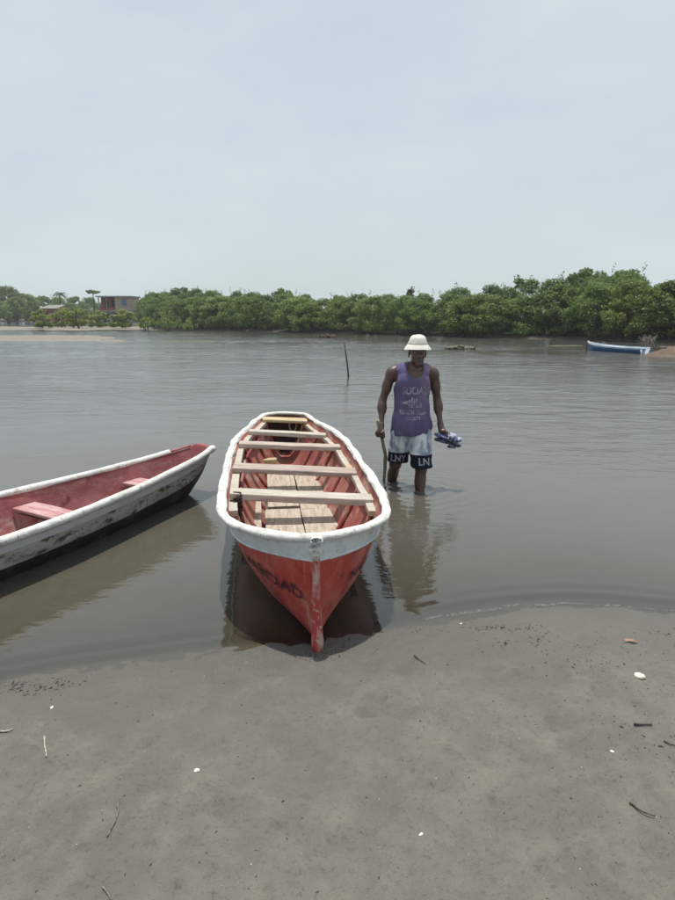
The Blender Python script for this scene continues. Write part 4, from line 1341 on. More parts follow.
# ------------------------------------------------------------------ the man: bodies and clothes grown from distance fields
class SDF:
    def __init__(s, lo, hi, vox):
        s.lo = np.array(lo); s.vox = vox
        s.n = np.ceil((np.array(hi) - s.lo) / vox).astype(int) + 1
        s.f = np.full(s.n, .2, np.float32)

    def _box(s, lo, hi, mar):
        a = np.maximum(np.floor((np.array(lo) - mar - s.lo) / s.vox).astype(int), 0)
        b = np.minimum(np.ceil((np.array(hi) + mar - s.lo) / s.vox).astype(int) + 1, s.n)
        sl = tuple(slice(i, j) for i, j in zip(a, b))
        g = np.meshgrid(*[s.lo[k] + s.vox * np.arange(a[k], b[k]) for k in range(3)], indexing='ij')
        return sl, g

    def _merge(s, sl, d, k, mode):
        f = s.f[sl]
        if mode == 'sub':
            d = -d
            h = np.clip(k - np.abs(f - d), 0, None) / max(k, 1e-6); s.f[sl] = np.maximum(f, d) + h * h * k * .25
        else:
            h = np.clip(k - np.abs(f - d), 0, None) / max(k, 1e-6); s.f[sl] = np.minimum(f, d) - h * h * k * .25

    def cone(s, a, b, ra, rb, k=.02, mode='add'):
        a, b = np.array(a, float), np.array(b, float)
        m = max(ra, rb)
        sl, (X, Y, Z) = s._box(np.minimum(a, b) - m, np.maximum(a, b) + m, k + .03)
        ab = b - a
        t = np.clip(((X - a[0]) * ab[0] + (Y - a[1]) * ab[1] + (Z - a[2]) * ab[2]) / (ab @ ab + 1e-12), 0, 1)
        d = np.sqrt((X - a[0] - t * ab[0]) ** 2 + (Y - a[1] - t * ab[1]) ** 2 + (Z - a[2] - t * ab[2]) ** 2) - (ra + (rb - ra) * t)
        s._merge(sl, d.astype(np.float32), k, mode)

    def ell(s, c, r, k=.02, mode='add', rot=None):
        c, r = np.array(c, float), np.array(r, float)
        m = r.max() if rot is not None else r
        sl, (X, Y, Z) = s._box(c - m, c + m, k + .03)
        X, Y, Z = X - c[0], Y - c[1], Z - c[2]
        if rot is not None:
            Rm = np.array(rot).T
            X, Y, Z = Rm[0, 0] * X + Rm[0, 1] * Y + Rm[0, 2] * Z, Rm[1, 0] * X + Rm[1, 1] * Y + Rm[1, 2] * Z, Rm[2, 0] * X + Rm[2, 1] * Y + Rm[2, 2] * Z
        k0 = np.sqrt((X / r[0]) ** 2 + (Y / r[1]) ** 2 + (Z / r[2]) ** 2)
        k1 = np.sqrt((X / r[0] ** 2) ** 2 + (Y / r[1] ** 2) ** 2 + (Z / r[2] ** 2) ** 2)
        d = np.where(k1 > 1e-9, k0 * (k0 - 1) / np.maximum(k1, 1e-9), -r.min())
        s._merge(sl, d.astype(np.float32), k, mode)

    def chain(s, pts, rad, k=.012, mode='add'):
        for i in range(len(pts) - 1):
            s.cone(pts[i], pts[i + 1], rad[i], rad[i + 1], k, mode)

    def grid(s):
        return np.meshgrid(*[s.lo[k] + s.vox * np.arange(s.n[k]) for k in range(3)], indexing='ij')

    def mesh(s):
        f = s.f
        S = f < 0
        c = np.zeros(np.array(S.shape) - 1, np.int8)
        for dx in (0, 1):
            for dy in (0, 1):
                for dz in (0, 1):
                    c += S[dx:S.shape[0] - 1 + dx, dy:S.shape[1] - 1 + dy, dz:S.shape[2] - 1 + dz]
        mix = (c > 0) & (c < 8)
        I = np.argwhere(mix)
        vid = np.full(mix.shape, -1, np.int64); vid[mix] = np.arange(len(I))
        acc = np.zeros((len(I), 3)); cnt = np.zeros(len(I))
        for ax in range(3):
            o1, o2 = [a for a in range(3) if a != ax]
            for a in (0, 1):
                for b in (0, 1):
                    p0 = I.copy(); p0[:, o1] += a; p0[:, o2] += b
                    p1 = p0.copy(); p1[:, ax] += 1
                    f0 = f[p0[:, 0], p0[:, 1], p0[:, 2]]; f1 = f[p1[:, 0], p1[:, 1], p1[:, 2]]
                    x = (f0 < 0) != (f1 < 0)
                    t = np.where(x, f0 / np.where(x, f0 - f1, 1), 0)
                    q = p0.astype(float); q[:, ax] += t
                    acc[x] += q[x]; cnt[x] += 1
        V = acc / cnt[:, None] * s.vox + s.lo
        F = []
        for ax in range(3):
            o1, o2 = (ax + 1) % 3, (ax + 2) % 3
            A = np.take(S, range(S.shape[ax] - 1), ax); B = np.take(S, range(1, S.shape[ax]), ax)
            E = np.argwhere(A != B)
            ok = (E[:, o1] > 0) & (E[:, o2] > 0) & (E[:, o1] < S.shape[o1] - 1) & (E[:, o2] < S.shape[o2] - 1)
            E = E[ok]
            ins = S[E[:, 0], E[:, 1], E[:, 2]]
            quad = []
            for a, b in ((-1, -1), (0, -1), (0, 0), (-1, 0)):
                q = E.copy(); q[:, o1] += a; q[:, o2] += b
                quad.append(vid[q[:, 0], q[:, 1], q[:, 2]])
            Q = np.stack(quad, 1)
            Q[~ins] = Q[~ins][:, ::-1]
            F.append(Q)
        return V, np.concatenate(F)


def rot_align(zdir):
    z = np.array(zdir, float); z /= np.linalg.norm(z)
    x = np.cross([0, 1, 0], z)
    if np.linalg.norm(x) < 1e-3: x = np.array([1., 0, 0])
    x /= np.linalg.norm(x); y = np.cross(z, x)
    return np.stack([x, y, z], 1)


MANZ = -.28
MX, MY = .695, 5.80
man = empty('person', (MX, MY, MANZ))
tag(man, 'man in cream bucket hat, purple tank top and denim shorts wading with a stick', 'person')

LH = np.array([-.288, -.085, .795])          # fist round the stick (his right hand)
RH = np.array([.272, -.070, .800])           # hand holding the sandals
stick_pts = [np.array(v) for v in [(-.325, -.135, .935), (-.300, -.100, .840), (-.285, -.082, .785), (-.262, -.030, .68), (-.232, .03, .56), (-.235, .10, .40), (-.238, .17, .20), (-.235, .22, .02)]]
AX_L = stick_pts[1] - stick_pts[3]; AX_L /= np.linalg.norm(AX_L)


def fist(S, c, axis, toward, Rg, k=.006, scale=1.0, closed=1.0):
    """palm on the side `toward` of the gripped bar, four unequal fingers round it, thumb coming from the other way"""
    ax = np.array(axis, float); ax /= np.linalg.norm(ax)
    tw = np.array(toward, float); tw -= ax * (tw @ ax); tw /= np.linalg.norm(tw)
    sd = np.cross(ax, tw)
    pal = c + tw * (Rg + .016)
    Rm = np.stack([ax, sd, tw], 1)
    S.ell(pal + sd * .0, (.042 * scale, .040 * scale, .017), .012, rot=Rm)
    for i, (off, ln, rr_) in enumerate([(.031, 1.0, .0093), (.010, 1.1, .0096), (-.011, 1.03, .0092), (-.031, .85, .0082)]):
        pts = []
        for a in np.linspace(-55, -55 - 215 * ln * closed, 7):
            an = R(a)
            pts.append(c + ax * off * scale + (tw * math.cos(an) + sd * math.sin(an)) * (Rg + rr_ * .95))
        pts.insert(0, pal + ax * off * .9 * scale - sd * .018)
        S.chain(pts, [rr_ * 1.05] * 3 + [rr_] * 3 + [rr_ * .85] * 2, k)
    th = [pal + sd * .026 + ax * .012, c + ax * .042 * scale + (tw * math.cos(R(58)) + sd * math.sin(R(58))) * (Rg + .013), c + ax * .040 * scale + (tw * math.cos(R(105)) + sd * math.sin(R(105))) * (Rg + .012), c + ax * .033 * scale + (tw * math.cos(R(150)) + sd * math.sin(R(150))) * (Rg + .011)]
    S.chain(th, [.014, .0115, .010, .0085], k)
    return pal


def build_body():
    S = SDF((-.40, -.34, -.02), (.42, .44, 1.72), .0055)
    # torso
    S.ell((0, 0, 1.235), (.158, .105, .17), .03)
    S.cone((-.165, .005, 1.365), (.165, .005, 1.360), .052, .052, .05)
    S.ell((-.075, -.065, 1.27), (.085, .045, .07), .03); S.ell((.075, -.065, 1.27), (.085, .045, .07), .03)
    S.ell((0, .0, 1.03), (.132, .092, .17), .05)
    S.ell((0, .01, .885), (.148, .105, .11), .05)
    # neck, trapezius
    S.cone((.022, .012, 1.36), (.036, -.008, 1.47), .057, .052, .03)
    S.cone((.03, .03, 1.43), (-.15, .02, 1.385), .034, .034, .04); S.cone((.03, .03, 1.43), (.16, .02, 1.38), .034, .034, .04)
    S.cone((.0, -.062, 1.355), (-.15, -.035, 1.395), .011, .012, .02); S.cone((.05, -.062, 1.355), (.16, -.035, 1.39), .011, .012, .02)
    # head
    hx = .040
    S.ell((hx, -.012, 1.580), (.073, .093, .092), .02)
    S.ell((hx, -.050, 1.495), (.056, .062, .068), .03)
    S.ell((hx, -.098, 1.443), (.024, .020, .020), .02)
    S.ell((hx, -.080, 1.566), (.058, .026, .014), .015)                    # brow
    S.cone((hx, -.100, 1.550), (hx, -.124, 1.512), .008, .014, .012)       # nose
    S.ell((hx - .014, -.108, 1.508), (.012, .012, .009), .008); S.ell((hx + .014, -.108, 1.508), (.012, .012, .009), .008)
    S.ell((hx - .029, -.106, 1.546), (.017, .014, .011), .01, 'sub'); S.ell((hx + .029, -.106, 1.546), (.017, .014, .011), .01, 'sub')
    S.ell((hx - .036, -.075, 1.518), (.026, .028, .016), .02); S.ell((hx + .036, -.075, 1.518), (.026, .028, .016), .02)
    S.ell((hx, -.107, 1.480), (.026, .012, .007), .006); S.ell((hx, -.106, 1.466), (.023, .012, .008), .006)
    for sg in (-1, 1):
        S.ell((hx + sg * .076, .006, 1.53), (.010, .020, .032), .006)
    # arms
    for (sh, el, wr, hand) in [((-.196, .01, 1.352), (-.272, .045, 1.09), (-.287, -.045, .868), LH), ((.196, .01, 1.348), (.246, .045, 1.09), (.268, -.035, .885), RH)]:
        sh, el, wr = map(np.array, (sh, el, wr))
        S.ell(sh + (0, 0, -.012), (.050, .054, .064), .03)
        S.cone(sh, el, .046, .036, .025)
        S.ell(sh * .5 + el * .5 + np.array([0, -.016, .01]), (.042, .043, .072), .025)
        S.cone(el, wr, .036, .0225, .02)
        S.ell(el * .72 + wr * .28, (.044, .042, .068), .025)
        S.cone(wr, wr * .35 + (hand + np.array([0, .0, .03])) * .65, .024, .026, .02)
    pl = fist(S, LH, AX_L, (-.55, .5, .35), .017)
    S.cone((-.287, -.045, .868), pl, .024, .024, .02)
    pr_ = fist(S, RH + np.array([.012, -.01, -.012]), (1, -.15, -.05), (0, .35, 1), .018, closed=.8)
    S.cone((.268, -.035, .885), pr_, .024, .026, .02)
    # legs: his right foot trails, his left one leads
    for (hp, kn, an, toe) in [((-.085, .01, .82), (-.135, .075, .475), (-.175, .30, .095), (-.185, .17, .03)), ((.085, -.01, .82), (.088, -.125, .49), (.066, -.205, .085), (.07, -.33, .03))]:
        hp, kn, an, toe = map(np.array, (hp, kn, an, toe))
        S.cone(hp, kn, .088, .056, .03)
        S.ell(kn + (0, -.012, 0), (.050, .052, .058), .02)
        S.cone(kn, an, .053, .035, .02)
        S.ell(kn * .68 + an * .32 + np.array([0, .028, 0]), (.050, .050, .10), .03, rot=rot_align(kn - an))
        S.cone(an, an + (0, .03, -.06), .036, .032, .02)
        S.cone(an + (0, 0, -.045), toe, .036, .026, .02)
    return S.mesh()


V, F = build_body()
body = link('body', fast_mesh('body', V, F, M['skin']), man)
body.data.polygons.foreach_set('use_smooth', np.ones(len(F), bool))
for sg in (-1, 1):
    bm = bmesh.new(); bmesh.ops.create_uvsphere(bm, u_segments=14, v_segments=10, radius=.0115)
    me = bpy.data.meshes.new('eye'); bm.to_mesh(me); bm.free(); me.materials.append(M['eye'])
    e = link('eye', me, man); e.location = (.040 + sg * .029, -.0885, 1.546)
    bm = bmesh.new(); bmesh.ops.create_uvsphere(bm, u_segments=10, v_segments=8, radius=.0058)
    me = bpy.data.meshes.new('iris'); bm.to_mesh(me); bm.free(); me.materials.append(M['iris'])
    i_ = link('iris', me, e); i_.location = (0, -.0068, -.001)

# hair below the hat
S = SDF((-.08, -.12, 1.44), (.16, .12, 1.72), .006)
S.ell((.040, .004, 1.580), (.077, .094, .090), .01)
S.ell((.040, -.105, 1.535), (.066, .085, .075), .01, 'sub')
S.cone((.04, -.02, 1.38), (.04, .06, 1.465), .1, .07, .01, 'sub')
V, F = S.mesh()
o = link('hair', fast_mesh('hair', V, F, M['hair']), man); o.data.polygons.foreach_set('use_smooth', np.ones(len(F), bool))


def build_shirt():
    S = SDF((-.27, -.22, .74), (.27, .22, 1.47), .005)
    S.ell((0, 0, 1.235), (.176, .122, .19), .03)
    S.cone((-.155, .005, 1.368), (.155, .005, 1.363), .066, .066, .05)
    S.ell((-.075, -.062, 1.27), (.092, .056, .08), .03); S.ell((.075, -.062, 1.27), (.092, .056, .08), .03)
    S.ell((0, .0, 1.03), (.165, .118, .21), .06)
    S.ell((0, .002, .85), (.194, .150, .18), .06)
    S.cone((.03, .03, 1.425), (-.12, .02, 1.388), .047, .047, .04); S.cone((.03, .03, 1.425), (.13, .02, 1.383), .047, .047, .04)
    # openings: neck scoop front and back, armholes, hem
    S.ell((.020, -.105, 1.430), (.086, .13, .118), .006, 'sub')
    S.ell((.024, .085, 1.455), (.080, .10, .085), .006, 'sub')
    for sg in (-1, 1):
        S.ell((sg * .232, 0, 1.315), (.092, .24, .130), .006, 'sub')
        S.ell((sg * .240, 0, 1.43), (.085, .24, .12), .006, 'sub')
    X, Y, Z = S.grid()
    # folds: drape from the chest, wider towards the hem
    low = np.clip((1.25 - Z) / .45, 0, 1)
    ang = np.arctan2(X, -Y)
    S.f += (.0085 * low * np.sin(ang * 7 + Z * 5 + 1.3 * np.sin(Z * 9)) + .005 * low * np.sin(ang * 13 - Z * 16) + .0045 * np.sin(Z * 36 + X * 26) * np.clip((1.2 - Z) / .3, 0, 1) * (np.abs(X) > .06)).astype(np.float32)
    hem = .782 + .010 * np.sin(X * 17 + .6) - .008 * np.cos(X * 31)
    S.f = np.maximum(S.f, (hem - Z).astype(np.float32))
    return S.mesh()


V, F = build_shirt()
shirt = link('tank_top', fast_mesh('tank_top', V, F, M['shirt']), man)
shirt.data.polygons.foreach_set('use_smooth', np.ones(len(F), bool))
shirt_tree = BVHTree.FromPolygons([tuple(v) for v in V], [tuple(f) for f in F.tolist()])


def build_shorts():
    S = SDF((-.30, -.30, .44), (.30, .28, .92), .005)
    S.ell((0, .004, .83), (.166, .122, .12), .02)
    S.cone((-.080, .002, .79), (-.124, .055, .47), .108, .098, .022)
    S.cone((.080, -.012, .79), (.093, -.118, .47), .110, .100, .022)
    X, Y, Z = S.grid()
    S.f += (.004 * np.sin(X * 62 + Z * 14 + 2 * np.sin(Z * 12)) * np.clip((.80 - Z) / .2, 0, 1) + .002 * np.sin(Z * 70 + X * 40)).astype(np.float32)
    hem = np.where(X < -.005, .505 - .05 * (X + .11), .488 + .03 * (X - .09))
    S.f = np.maximum(S.f, (hem - Z).astype(np.float32))
    return S.mesh()


V, F = build_shorts()
shorts = link('shorts', fast_mesh('shorts', V, F, M['shorts']), man)
shorts.data.polygons.foreach_set('use_smooth', np.ones(len(F), bool))
shorts_tree = BVHTree.FromPolygons([tuple(v) for v in V], [tuple(f) for f in F.tolist()])


def wrap_flat(tree, V2, F2, x0, z0, off=.0018):
    out = []
    for v in V2:
        hit = tree.ray_cast(Vector((x0 + v[0], -1, z0 + v[1])), Vector((0, 1, 0)))
        p = hit[0] if hit[0] is not None else Vector((x0 + v[0], -.1, z0 + v[1]))
        out.append((p.x, p.y - off, p.z))
    return out, F2


def print_text(tree, body_, size, cx, z0, name, m, xs=1.0, bold=.0, parent=man):
    V2, F2 = text_mesh(body_, size, bold)
    V2[:, 0] = (V2[:, 0] - (V2[:, 0].min() + V2[:, 0].max()) / 2) * xs
    V3, F3 = wrap_flat(tree, V2, F2, cx, z0)
    return mesh(name, V3, F3, m, parent)


print_text(shirt_tree, 'SOCIAL', .100, .012, 1.172, 'chest_lettering', M['print'], .66, .003)
print_text(shirt_tree, 'BEACH CLUB', .058, .002, .985, 'chest_lettering', M['print'], .72, .002)
print_text(shirt_tree, 'SOCIETY', .045, .0, .935, 'chest_lettering', M['print'], .80, .0015)
# emblem: a pointed shape with a row of uprights beside it
V2, F2 = [], []


def poly2(pts):
    """fine triangulated strip so the emblem follows the cloth"""
    b_ = len(V2); V2.extend(pts); F2.append(tuple(range(b_, b_ + len(pts))))


for i in range(6):
    u0, u1 = i / 6, (i + 1) / 6
    poly2([(-.115 + .07 * u0, .030 - .022 * u0), (-.115 + .07 * u1, .030 - .022 * u1), (-.115 + .07 * u1, .030 + .018 * u1), (-.115 + .07 * u0, .030 + .018 * u0)])
for i, (a, hgt) in enumerate([(-.040, .060), (-.019, .082), (.003, .070), (.025, .078), (.047, .055), (.067, .038)]):
    for j in range(4):
        poly2([(a, hgt * j / 4), (a + .014, hgt * j / 4), (a + .014, hgt * (j + 1) / 4), (a, hgt * (j + 1) / 4)])
for i in range(10):
    a = -.045 + .0125 * i; poly2([(a, -.012), (a + .0125, -.012), (a + .0125, -.003), (a, -.003)])
V3, F3 = wrap_flat(shirt_tree, np.array(V2), F2, 0, 1.062)
mesh('chest_emblem', V3, F3, M['print'], man)
print_text(shorts_tree, 'LNY', .090, -.118, .528, 'hem_lettering', M['shortprint'], .85, .002)
print_text(shorts_tree, 'LN', .090, .105, .525, 'hem_lettering', M['shortprint'], .95, .002)

# hat: crown, band, drooping brim
def lathe(rows, n, cx, cy, ysc=1.12, wob=0.0, seed=0, tilt=0.0, cz=0):
    V, F = [], []
    for i, (r, z) in enumerate(rows):
        for k_ in range(n):
            a = 2 * math.pi * k_ / n
            wv = wob * (i / (len(rows) - 1)) * (math.sin(3 * a + seed) + .6 * math.sin(5 * a + 2 * seed))
            x, y, zz = r * math.cos(a), r * ysc * math.sin(a), z + wv
            zz2 = cz + (zz - cz) * math.cos(tilt) + y * math.sin(tilt); y2 = y * math.cos(tilt) - (zz - cz) * math.sin(tilt)
            V.append((cx + x, cy + y2, zz2))
    for i in range(len(rows) - 1):
        for k_ in range(n):
            F.append((i * n + k_, i * n + (k_ + 1) % n, (i + 1) * n + (k_ + 1) % n, (i + 1) * n + k_))
    return V, F


HC = (.040, -.004)
V, F = lathe([(.0005, 1.706), (.025, 1.7045), (.045, 1.699), (.060, 1.690), (.070, 1.677), (.077, 1.660), (.082, 1.642), (.0865, 1.624)], 40, *HC, 1.18, .003, 1.0, R(1), 1.63)
crown_o = mesh('hat_crown', V, F, M['hat'], man, True); warp(crown_o, .004, 20, 5)
V, F = lathe([(.0875, 1.640), (.0895, 1.634), (.0905, 1.624), (.0895, 1.618)], 40, *HC, 1.17, .002, 1.0, R(1), 1.63)
mesh('hat_band', V, F, M['hat'], man, True)
V, F = lathe([(.086, 1.624), (.096, 1.614), (.107, 1.600), (.116, 1.587), (.122, 1.578), (.1235, 1.576), (.122, 1.574), (.114, 1.583), (.104, 1.597), (.094, 1.610), (.084, 1.620)], 48, *HC, 1.14, .007, .4, R(1), 1.63)
mesh('hat_brim', V, F, M['hat'], man, True)

# the stick in his right hand: one bent piece, thicker at the grip
P_ = np.array(stick_pts)
tt = np.linspace(0, 1, len(P_)); ts = np.linspace(0, 1, 40)
P2 = np.stack([np.interp(ts, tt, P_[:, k_]) for k_ in range(3)], 1)
for _ in range(4):
    P2[1:-1] = (P2[:-2] + 2 * P2[1:-1] + P2[2:]) / 4
q = MB(); q.tube(P2, list(np.interp(ts, [0, .06, .12, .3, .6, 1], [.017, .019, .016, .0155, .0165, .012])), 10)
stick = q.build('walking_stick', M['stick'], None, True); warp(stick, .003, 12, 4); stick.location = (MX, MY, MANZ)
tag(stick, 'bent weathered wooden stick held upright in the wading man\'s fist', 'stick')


# sandals carried in his left hand
def sandal(loc, rot, label):
    t = empty('sandal', loc); t.rotation_euler = rot; tag(t, label, 'sandal', 'pair of sandals in the man\'s hand')
    n = 28
    prof = []
    for i in range(n):
        a = 2 * math.pi * i / n
        x = .130 * math.cos(a); wv = .042 + .008 * math.cos(a) + .006 * math.cos(2 * a)
        prof.append((x, wv * math.sin(a)))

    def slab(z0, z1, sc, curve=.012):
        V = [(x * sc, y * sc, z0 + curve * (x / .13) ** 2) for x, y in prof] + [(x * sc, y * sc, z1 + curve * (x / .13) ** 2) for x, y in prof]
        return V, [tuple(range(n))[::-1], tuple(range(n, 2 * n))] + [(i, (i + 1) % n, n + (i + 1) % n, n + i) for i in range(n)]
    V, F = slab(-.012, .006, 1.0); bevel(mesh('sole', V, F, M['sole'], t), .003, 1)
    V, F = slab(.0065, .013, .93); mesh('insole', V, F, M['insole'], t)
    # broad cross strap arching over the toes
    V, F = [], []
    for i in range(13):
        a = math.pi * i / 12
        for du in (-.038, -.015, .012, .034):
            wv = .050 - .10 * abs(du) * .3
            V.append((.045 + du, math.cos(a) * wv, .004 + math.sin(a) * (.046 - .25 * max(0, du))))
    for i in range(12):
        for j in range(3): F.append((i * 4 + j, i * 4 + j + 1, (i + 1) * 4 + j + 1, (i + 1) * 4 + j))
    o = mesh('strap', V, F, M['strap'], t, True)
    md = o.modifiers.new('thickness', 'SOLIDIFY'); md.thickness = .005
    return t


hp = np.array([MX, MY, MANZ]) + RH
sandal((hp[0] + .060, hp[1] - .030, hp[2] - .036), (R(24), R(12), R(-10)), 'upper blue sandal of the pair dangling from the man\'s hand')
sandal((hp[0] + .064, hp[1] - .018, hp[2] - .074), (R(196), R(14), R(-4)), 'lower blue sandal of the pair, sole against the upper one')

# ------------------------------------------------------------------ litter on the sand
def on_sand(px, py):
    z = .03
    for _ in range(6):
        p = atz(px, py, z); z = float(ground_z(np.array([p[0]]), np.array([p[1]]))[0])
    return np.array([p[0], p[1], z])


def twig(pix, r, m, label, lift=.004, r_end=.5, cat='twig'):
    r = r * .8
    pts = [on_sand(*p_) + np.array([0, 0, lift + r * .6]) for p_ in pix]
    P_ = np.array(pts); tt = np.linspace(0, 1, len(P_)); ts = np.linspace(0, 1, 12)
    P2 = np.stack([np.interp(ts, tt, P_[:, k_]) for k_ in range(3)], 1)
    for _ in range(3): P2[1:-1] = (P2[:-2] + 2 * P2[1:-1] + P2[2:]) / 4
    base = P2[len(P2) // 2].copy()
    q = MB(); q.tube(P2 - base, list(np.linspace(r, r * r_end, 12)), 7)
    o = q.build('twig', m, None, True, loc=tuple(base)); warp(o, r * .35, 60, int(pix[0][0])); tag(o, label, cat)
    return o


twig([(117, 801), (119, 812), (114, 826), (107, 838)], .0042, M['twig'], 'curved brown twig lying alone on the sand at lower left')
twig([(44.5, 738), (45, 748), (46.5, 758)], .0042, M['twigpale'], 'short pale twig near the left edge of the sand', r_end=.8)
twig([(103, 888), (107, 893), (111, 901)], .0036, M['twig'], 'dark twig cut off by the bottom edge at lower left')
twig([(-3, 733), (8, 732), (13, 730)], .0042, M['twigpale'], 'pale twig at the very left edge beside the water')
twig([(634, 725.5), (645, 726.0), (652, 725)], .0050, M['twigdark'], 'straight dark twig below the white shell')
twig([(414, 656), (418, 660), (426, 665)], .0036, M['twigdark'], 'crooked dark twig right of the canoe bow on the sand')
twig([(630, 804), (639, 812), (655, 818)], .004, M['twigdark'], 'dark crooked twig lower down the right side of the sand')
twig([(664, 742), (672, 747), (682, 748)], .004, M['twigdark'], 'dark twig cut by the right edge of the sand')


def shell_at(px, py, r, asp, label, rz, name='shell', seed=1):
    p = on_sand(px, py)
    bm = bmesh.new(); bmesh.ops.create_icosphere(bm, subdivisions=3, radius=1)
    for v in bm.verts:
        v.co.x *= r; v.co.y *= r * asp; v.co.z *= r * .42
        v.co.z *= 1 + .25 * (v.co.x / r)
    me = bpy.data.meshes.new(name); bm.to_mesh(me); bm.free(); me.materials.append(M['shell'])
    me.polygons.foreach_set('use_smooth', [True] * len(me.polygons))
    o = link(name, me); o.location = (p[0], p[1], p[2] + r * .25); o.rotation_euler = (R(12), 0, rz); warp(o, r * .12, 1.6 / r, seed)
    tag(o, label, 'shell'); return o


shell_at(640, 677, .0235, .74, 'big white shell on the sand near the right edge', R(-50))
shell_at(52, 708, .009, .6, 'small white shell above the short pale twig', R(80), seed=4)
shell_at(197, 771, .010, .8, 'white broken shell left of the sand\'s middle', R(10), seed=5)
shell_at(461, 581 + 43, .006, .8, 'tiny white shell at the waterline right of the bow', R(30), seed=6)
shell_at(421, 835, .0075, .7, 'small white shell chip low in the middle of the sand', R(30), seed=7)
shell_at(612, 752, .008, .6, 'pale shell chip below the straight dark twig', R(-30), seed=8)

# dry leaf with a dark end
p = on_sand(630, 642)
V, F = [], []
for i in range(9):
    u = i / 8; wv = .010 * math.sin(math.pi * (u * .9 + .05))
    V += [((u - .5) * .075, -wv, .004 + .004 * math.sin(u * 3)), ((u - .5) * .075, 0, .001 + .004 * math.sin(u * 3)), ((u - .5) * .075, wv, .005 + .004 * math.sin(u * 3))]
for i in range(8):
    for j in range(2): F.append((i * 3 + j, i * 3 + j + 1, (i + 1) * 3 + j + 1, (i + 1) * 3 + j))
o = mesh('dry_leaf', V, F, M['leafdry'], None, True, loc=tuple(p + np.array([0, 0, .003]))); o.rotation_euler = (0, 0, R(-8))
tag(o, 'dry brown leaf lying by the waterline above the white shell', 'leaf')


def flecks(name, spots, m, seed, size=(.002, .006)):
    rg = np.random.RandomState(seed)
    V, F = [], []
    n = len(spots)
    P_ = np.array(spots)
    Z = ground_z(P_[:, 0], P_[:, 1])
    for (x, y), z in zip(P_, Z):
        s_ = rg.uniform(*size); a = rg.uniform(0, 3.14); e = rg.uniform(.15, .55)
        b_ = len(V)
        ca, sa = math.cos(a), math.sin(a)
        for (u, v, hgt) in [(-1, 0, 0), (-.2, -e, 0), (1, 0, 0), (.2, e, 0), (0, 0, .55)]:
            V.append((x + s_ * (u * ca - v * sa), y + s_ * (u * sa + v * ca), z - .0005 + hgt * s_ + rg.uniform(0, .0008)))
        F += [(b_, b_ + 1, b_ + 4), (b_ + 1, b_ + 2, b_ + 4), (b_ + 2, b_ + 3, b_ + 4), (b_ + 3, b_, b_ + 4)]
    o = mesh(name, V, F, m); o['kind'] = 'stuff'
    return o


rg = np.random.RandomState(44)
spots = []
while len(spots) < 520:                                                  # thin scatter over the whole beach, denser on the right
    x, y = rg.uniform(-2, 2.2), rg.uniform(1.3, 3.0)
    if y > shore(x) - .03: continue
    if rg.rand() > .35 + .5 * np.clip(x / 1.5, 0, 1) * 1.0: continue
    spots.append((x, y))


def strew(pxy, n, sx, sy):
    for _ in range(n):
        p_ = on_sand(pxy[0] + rg.normal() * sx, pxy[1] + rg.normal() * sy)
        if p_[2] > .002: spots.append((p_[0], p_[1]))


for c_, n_, sx, sy in [((28, 686), 80, 16, 5), ((60, 682), 40, 14, 3), ((322, 656), 70, 14, 3), ((308, 652), 30, 16, 3), ((345, 645), 30, 10, 4), ((480, 628), 90, 26, 2.5), ((535, 636), 50, 9, 8), ((505, 645), 25, 8, 4), ((425, 630), 30, 12, 3), ((580, 655), 60, 26, 9), ((610, 735), 20, 20, 20), ((655, 700), 30, 14, 40), ((300, 655), 20, 10, 2)]:
    strew(c_, n_, sx, sy)
flecks('dark_debris', spots, M['fleck'], 3, (.0018, .0075))
spots = []
for c_, n_, sx, sy in [((18, 688), 16, 8, 3), ((40, 690), 26, 10, 3), ((60, 683), 10, 8, 2), ((312, 655), 14, 10, 2), ((336, 651), 8, 5, 3), ((492, 628), 14, 6, 1), ((522, 629), 12, 12, 1.5), ((540, 640), 10, 4, 4), ((508, 643), 6, 3, 1.5), ((662, 634), 6, 6, 2), ((590, 668), 8, 16, 6), ((625, 735), 3, 8, 10), ((660, 750), 4, 10, 8)]:
    strew(c_, n_, sx, sy)
flecks('wet_debris', spots, M['fleck'], 13, (.004, .012))
spots = []
while len(spots) < 110:
    x, y = rg.uniform(-2, 2.2), rg.uniform(1.3, 2.8)
    if y < shore(x) - .05: spots.append((x, y))
flecks('shell_grit', spots, M['fleckpale'], 6, (.0012, .0042))

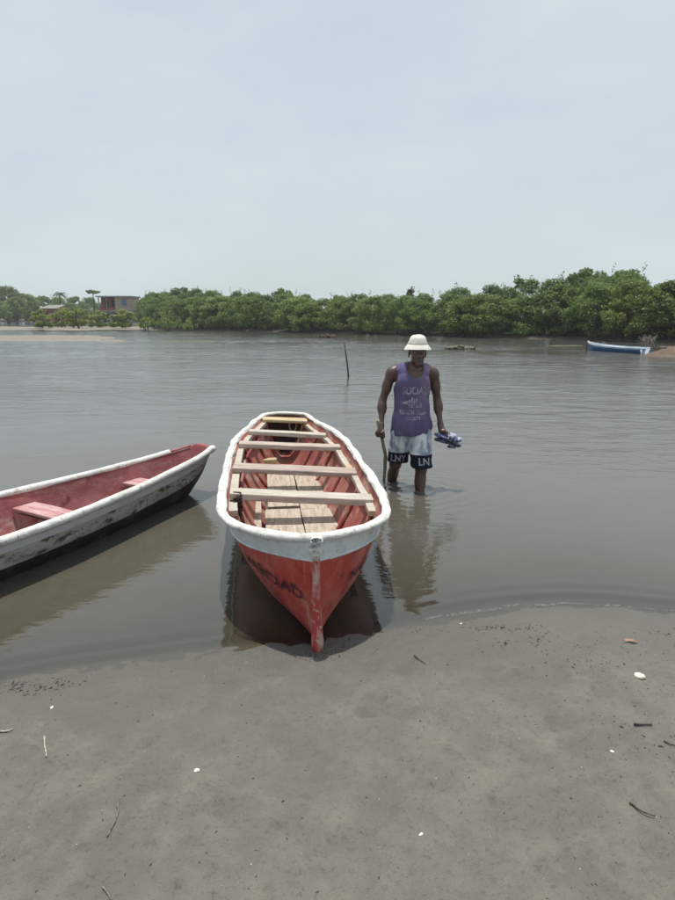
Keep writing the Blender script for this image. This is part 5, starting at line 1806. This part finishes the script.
# pale ribbon painting in the highlight along the edge of the last wavelet
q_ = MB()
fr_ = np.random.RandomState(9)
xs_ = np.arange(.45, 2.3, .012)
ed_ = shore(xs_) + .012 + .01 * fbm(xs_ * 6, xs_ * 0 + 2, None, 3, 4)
fm = M['edge_highlight'] = mat('pale_edge_highlight', (0.40, 0.40, 0.37), rough=.6)
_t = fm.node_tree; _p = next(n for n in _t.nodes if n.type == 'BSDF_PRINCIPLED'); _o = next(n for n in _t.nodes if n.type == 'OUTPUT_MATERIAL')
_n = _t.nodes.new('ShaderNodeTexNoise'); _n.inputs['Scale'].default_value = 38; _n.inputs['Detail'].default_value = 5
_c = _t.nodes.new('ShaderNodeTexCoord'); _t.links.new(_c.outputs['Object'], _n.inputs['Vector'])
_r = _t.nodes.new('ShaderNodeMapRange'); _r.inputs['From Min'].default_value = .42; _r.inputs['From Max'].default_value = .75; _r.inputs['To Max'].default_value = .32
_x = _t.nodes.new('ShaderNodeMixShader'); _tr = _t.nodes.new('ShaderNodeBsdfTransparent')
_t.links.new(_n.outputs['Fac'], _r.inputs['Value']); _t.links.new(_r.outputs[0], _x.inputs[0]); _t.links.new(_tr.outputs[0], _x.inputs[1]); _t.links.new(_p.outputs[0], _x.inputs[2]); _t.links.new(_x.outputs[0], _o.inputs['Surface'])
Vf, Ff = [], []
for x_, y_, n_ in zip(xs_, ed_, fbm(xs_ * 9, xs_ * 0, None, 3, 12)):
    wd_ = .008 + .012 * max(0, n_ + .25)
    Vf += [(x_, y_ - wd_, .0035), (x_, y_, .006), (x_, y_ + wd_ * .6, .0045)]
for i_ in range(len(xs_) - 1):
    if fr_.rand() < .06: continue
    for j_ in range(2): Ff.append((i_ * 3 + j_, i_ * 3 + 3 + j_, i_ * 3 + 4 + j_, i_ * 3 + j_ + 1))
fo = mesh('edge_highlight', Vf, Ff, fm, None, True); fo['kind'] = 'stuff'

# ------------------------------------------------------------------ the humid air
HAZE = 0.0007
if HAZE:
    q = MB(); q.box((0, 150, 4.0), (700, 700, 12.4))
    m, t, o_ = new_mat('humid_air')
    pv = t.nodes.new('ShaderNodeVolumePrincipled'); pv.inputs['Density'].default_value = HAZE
    pv.inputs['Color'].default_value = (0.86, 0.92, 0.97, 1); pv.inputs['Anisotropy'].default_value = .2
    t.links.new(pv.outputs[0], o_.inputs['Volume'])
    hz = q.build('haze', m); hz['kind'] = 'stuff'
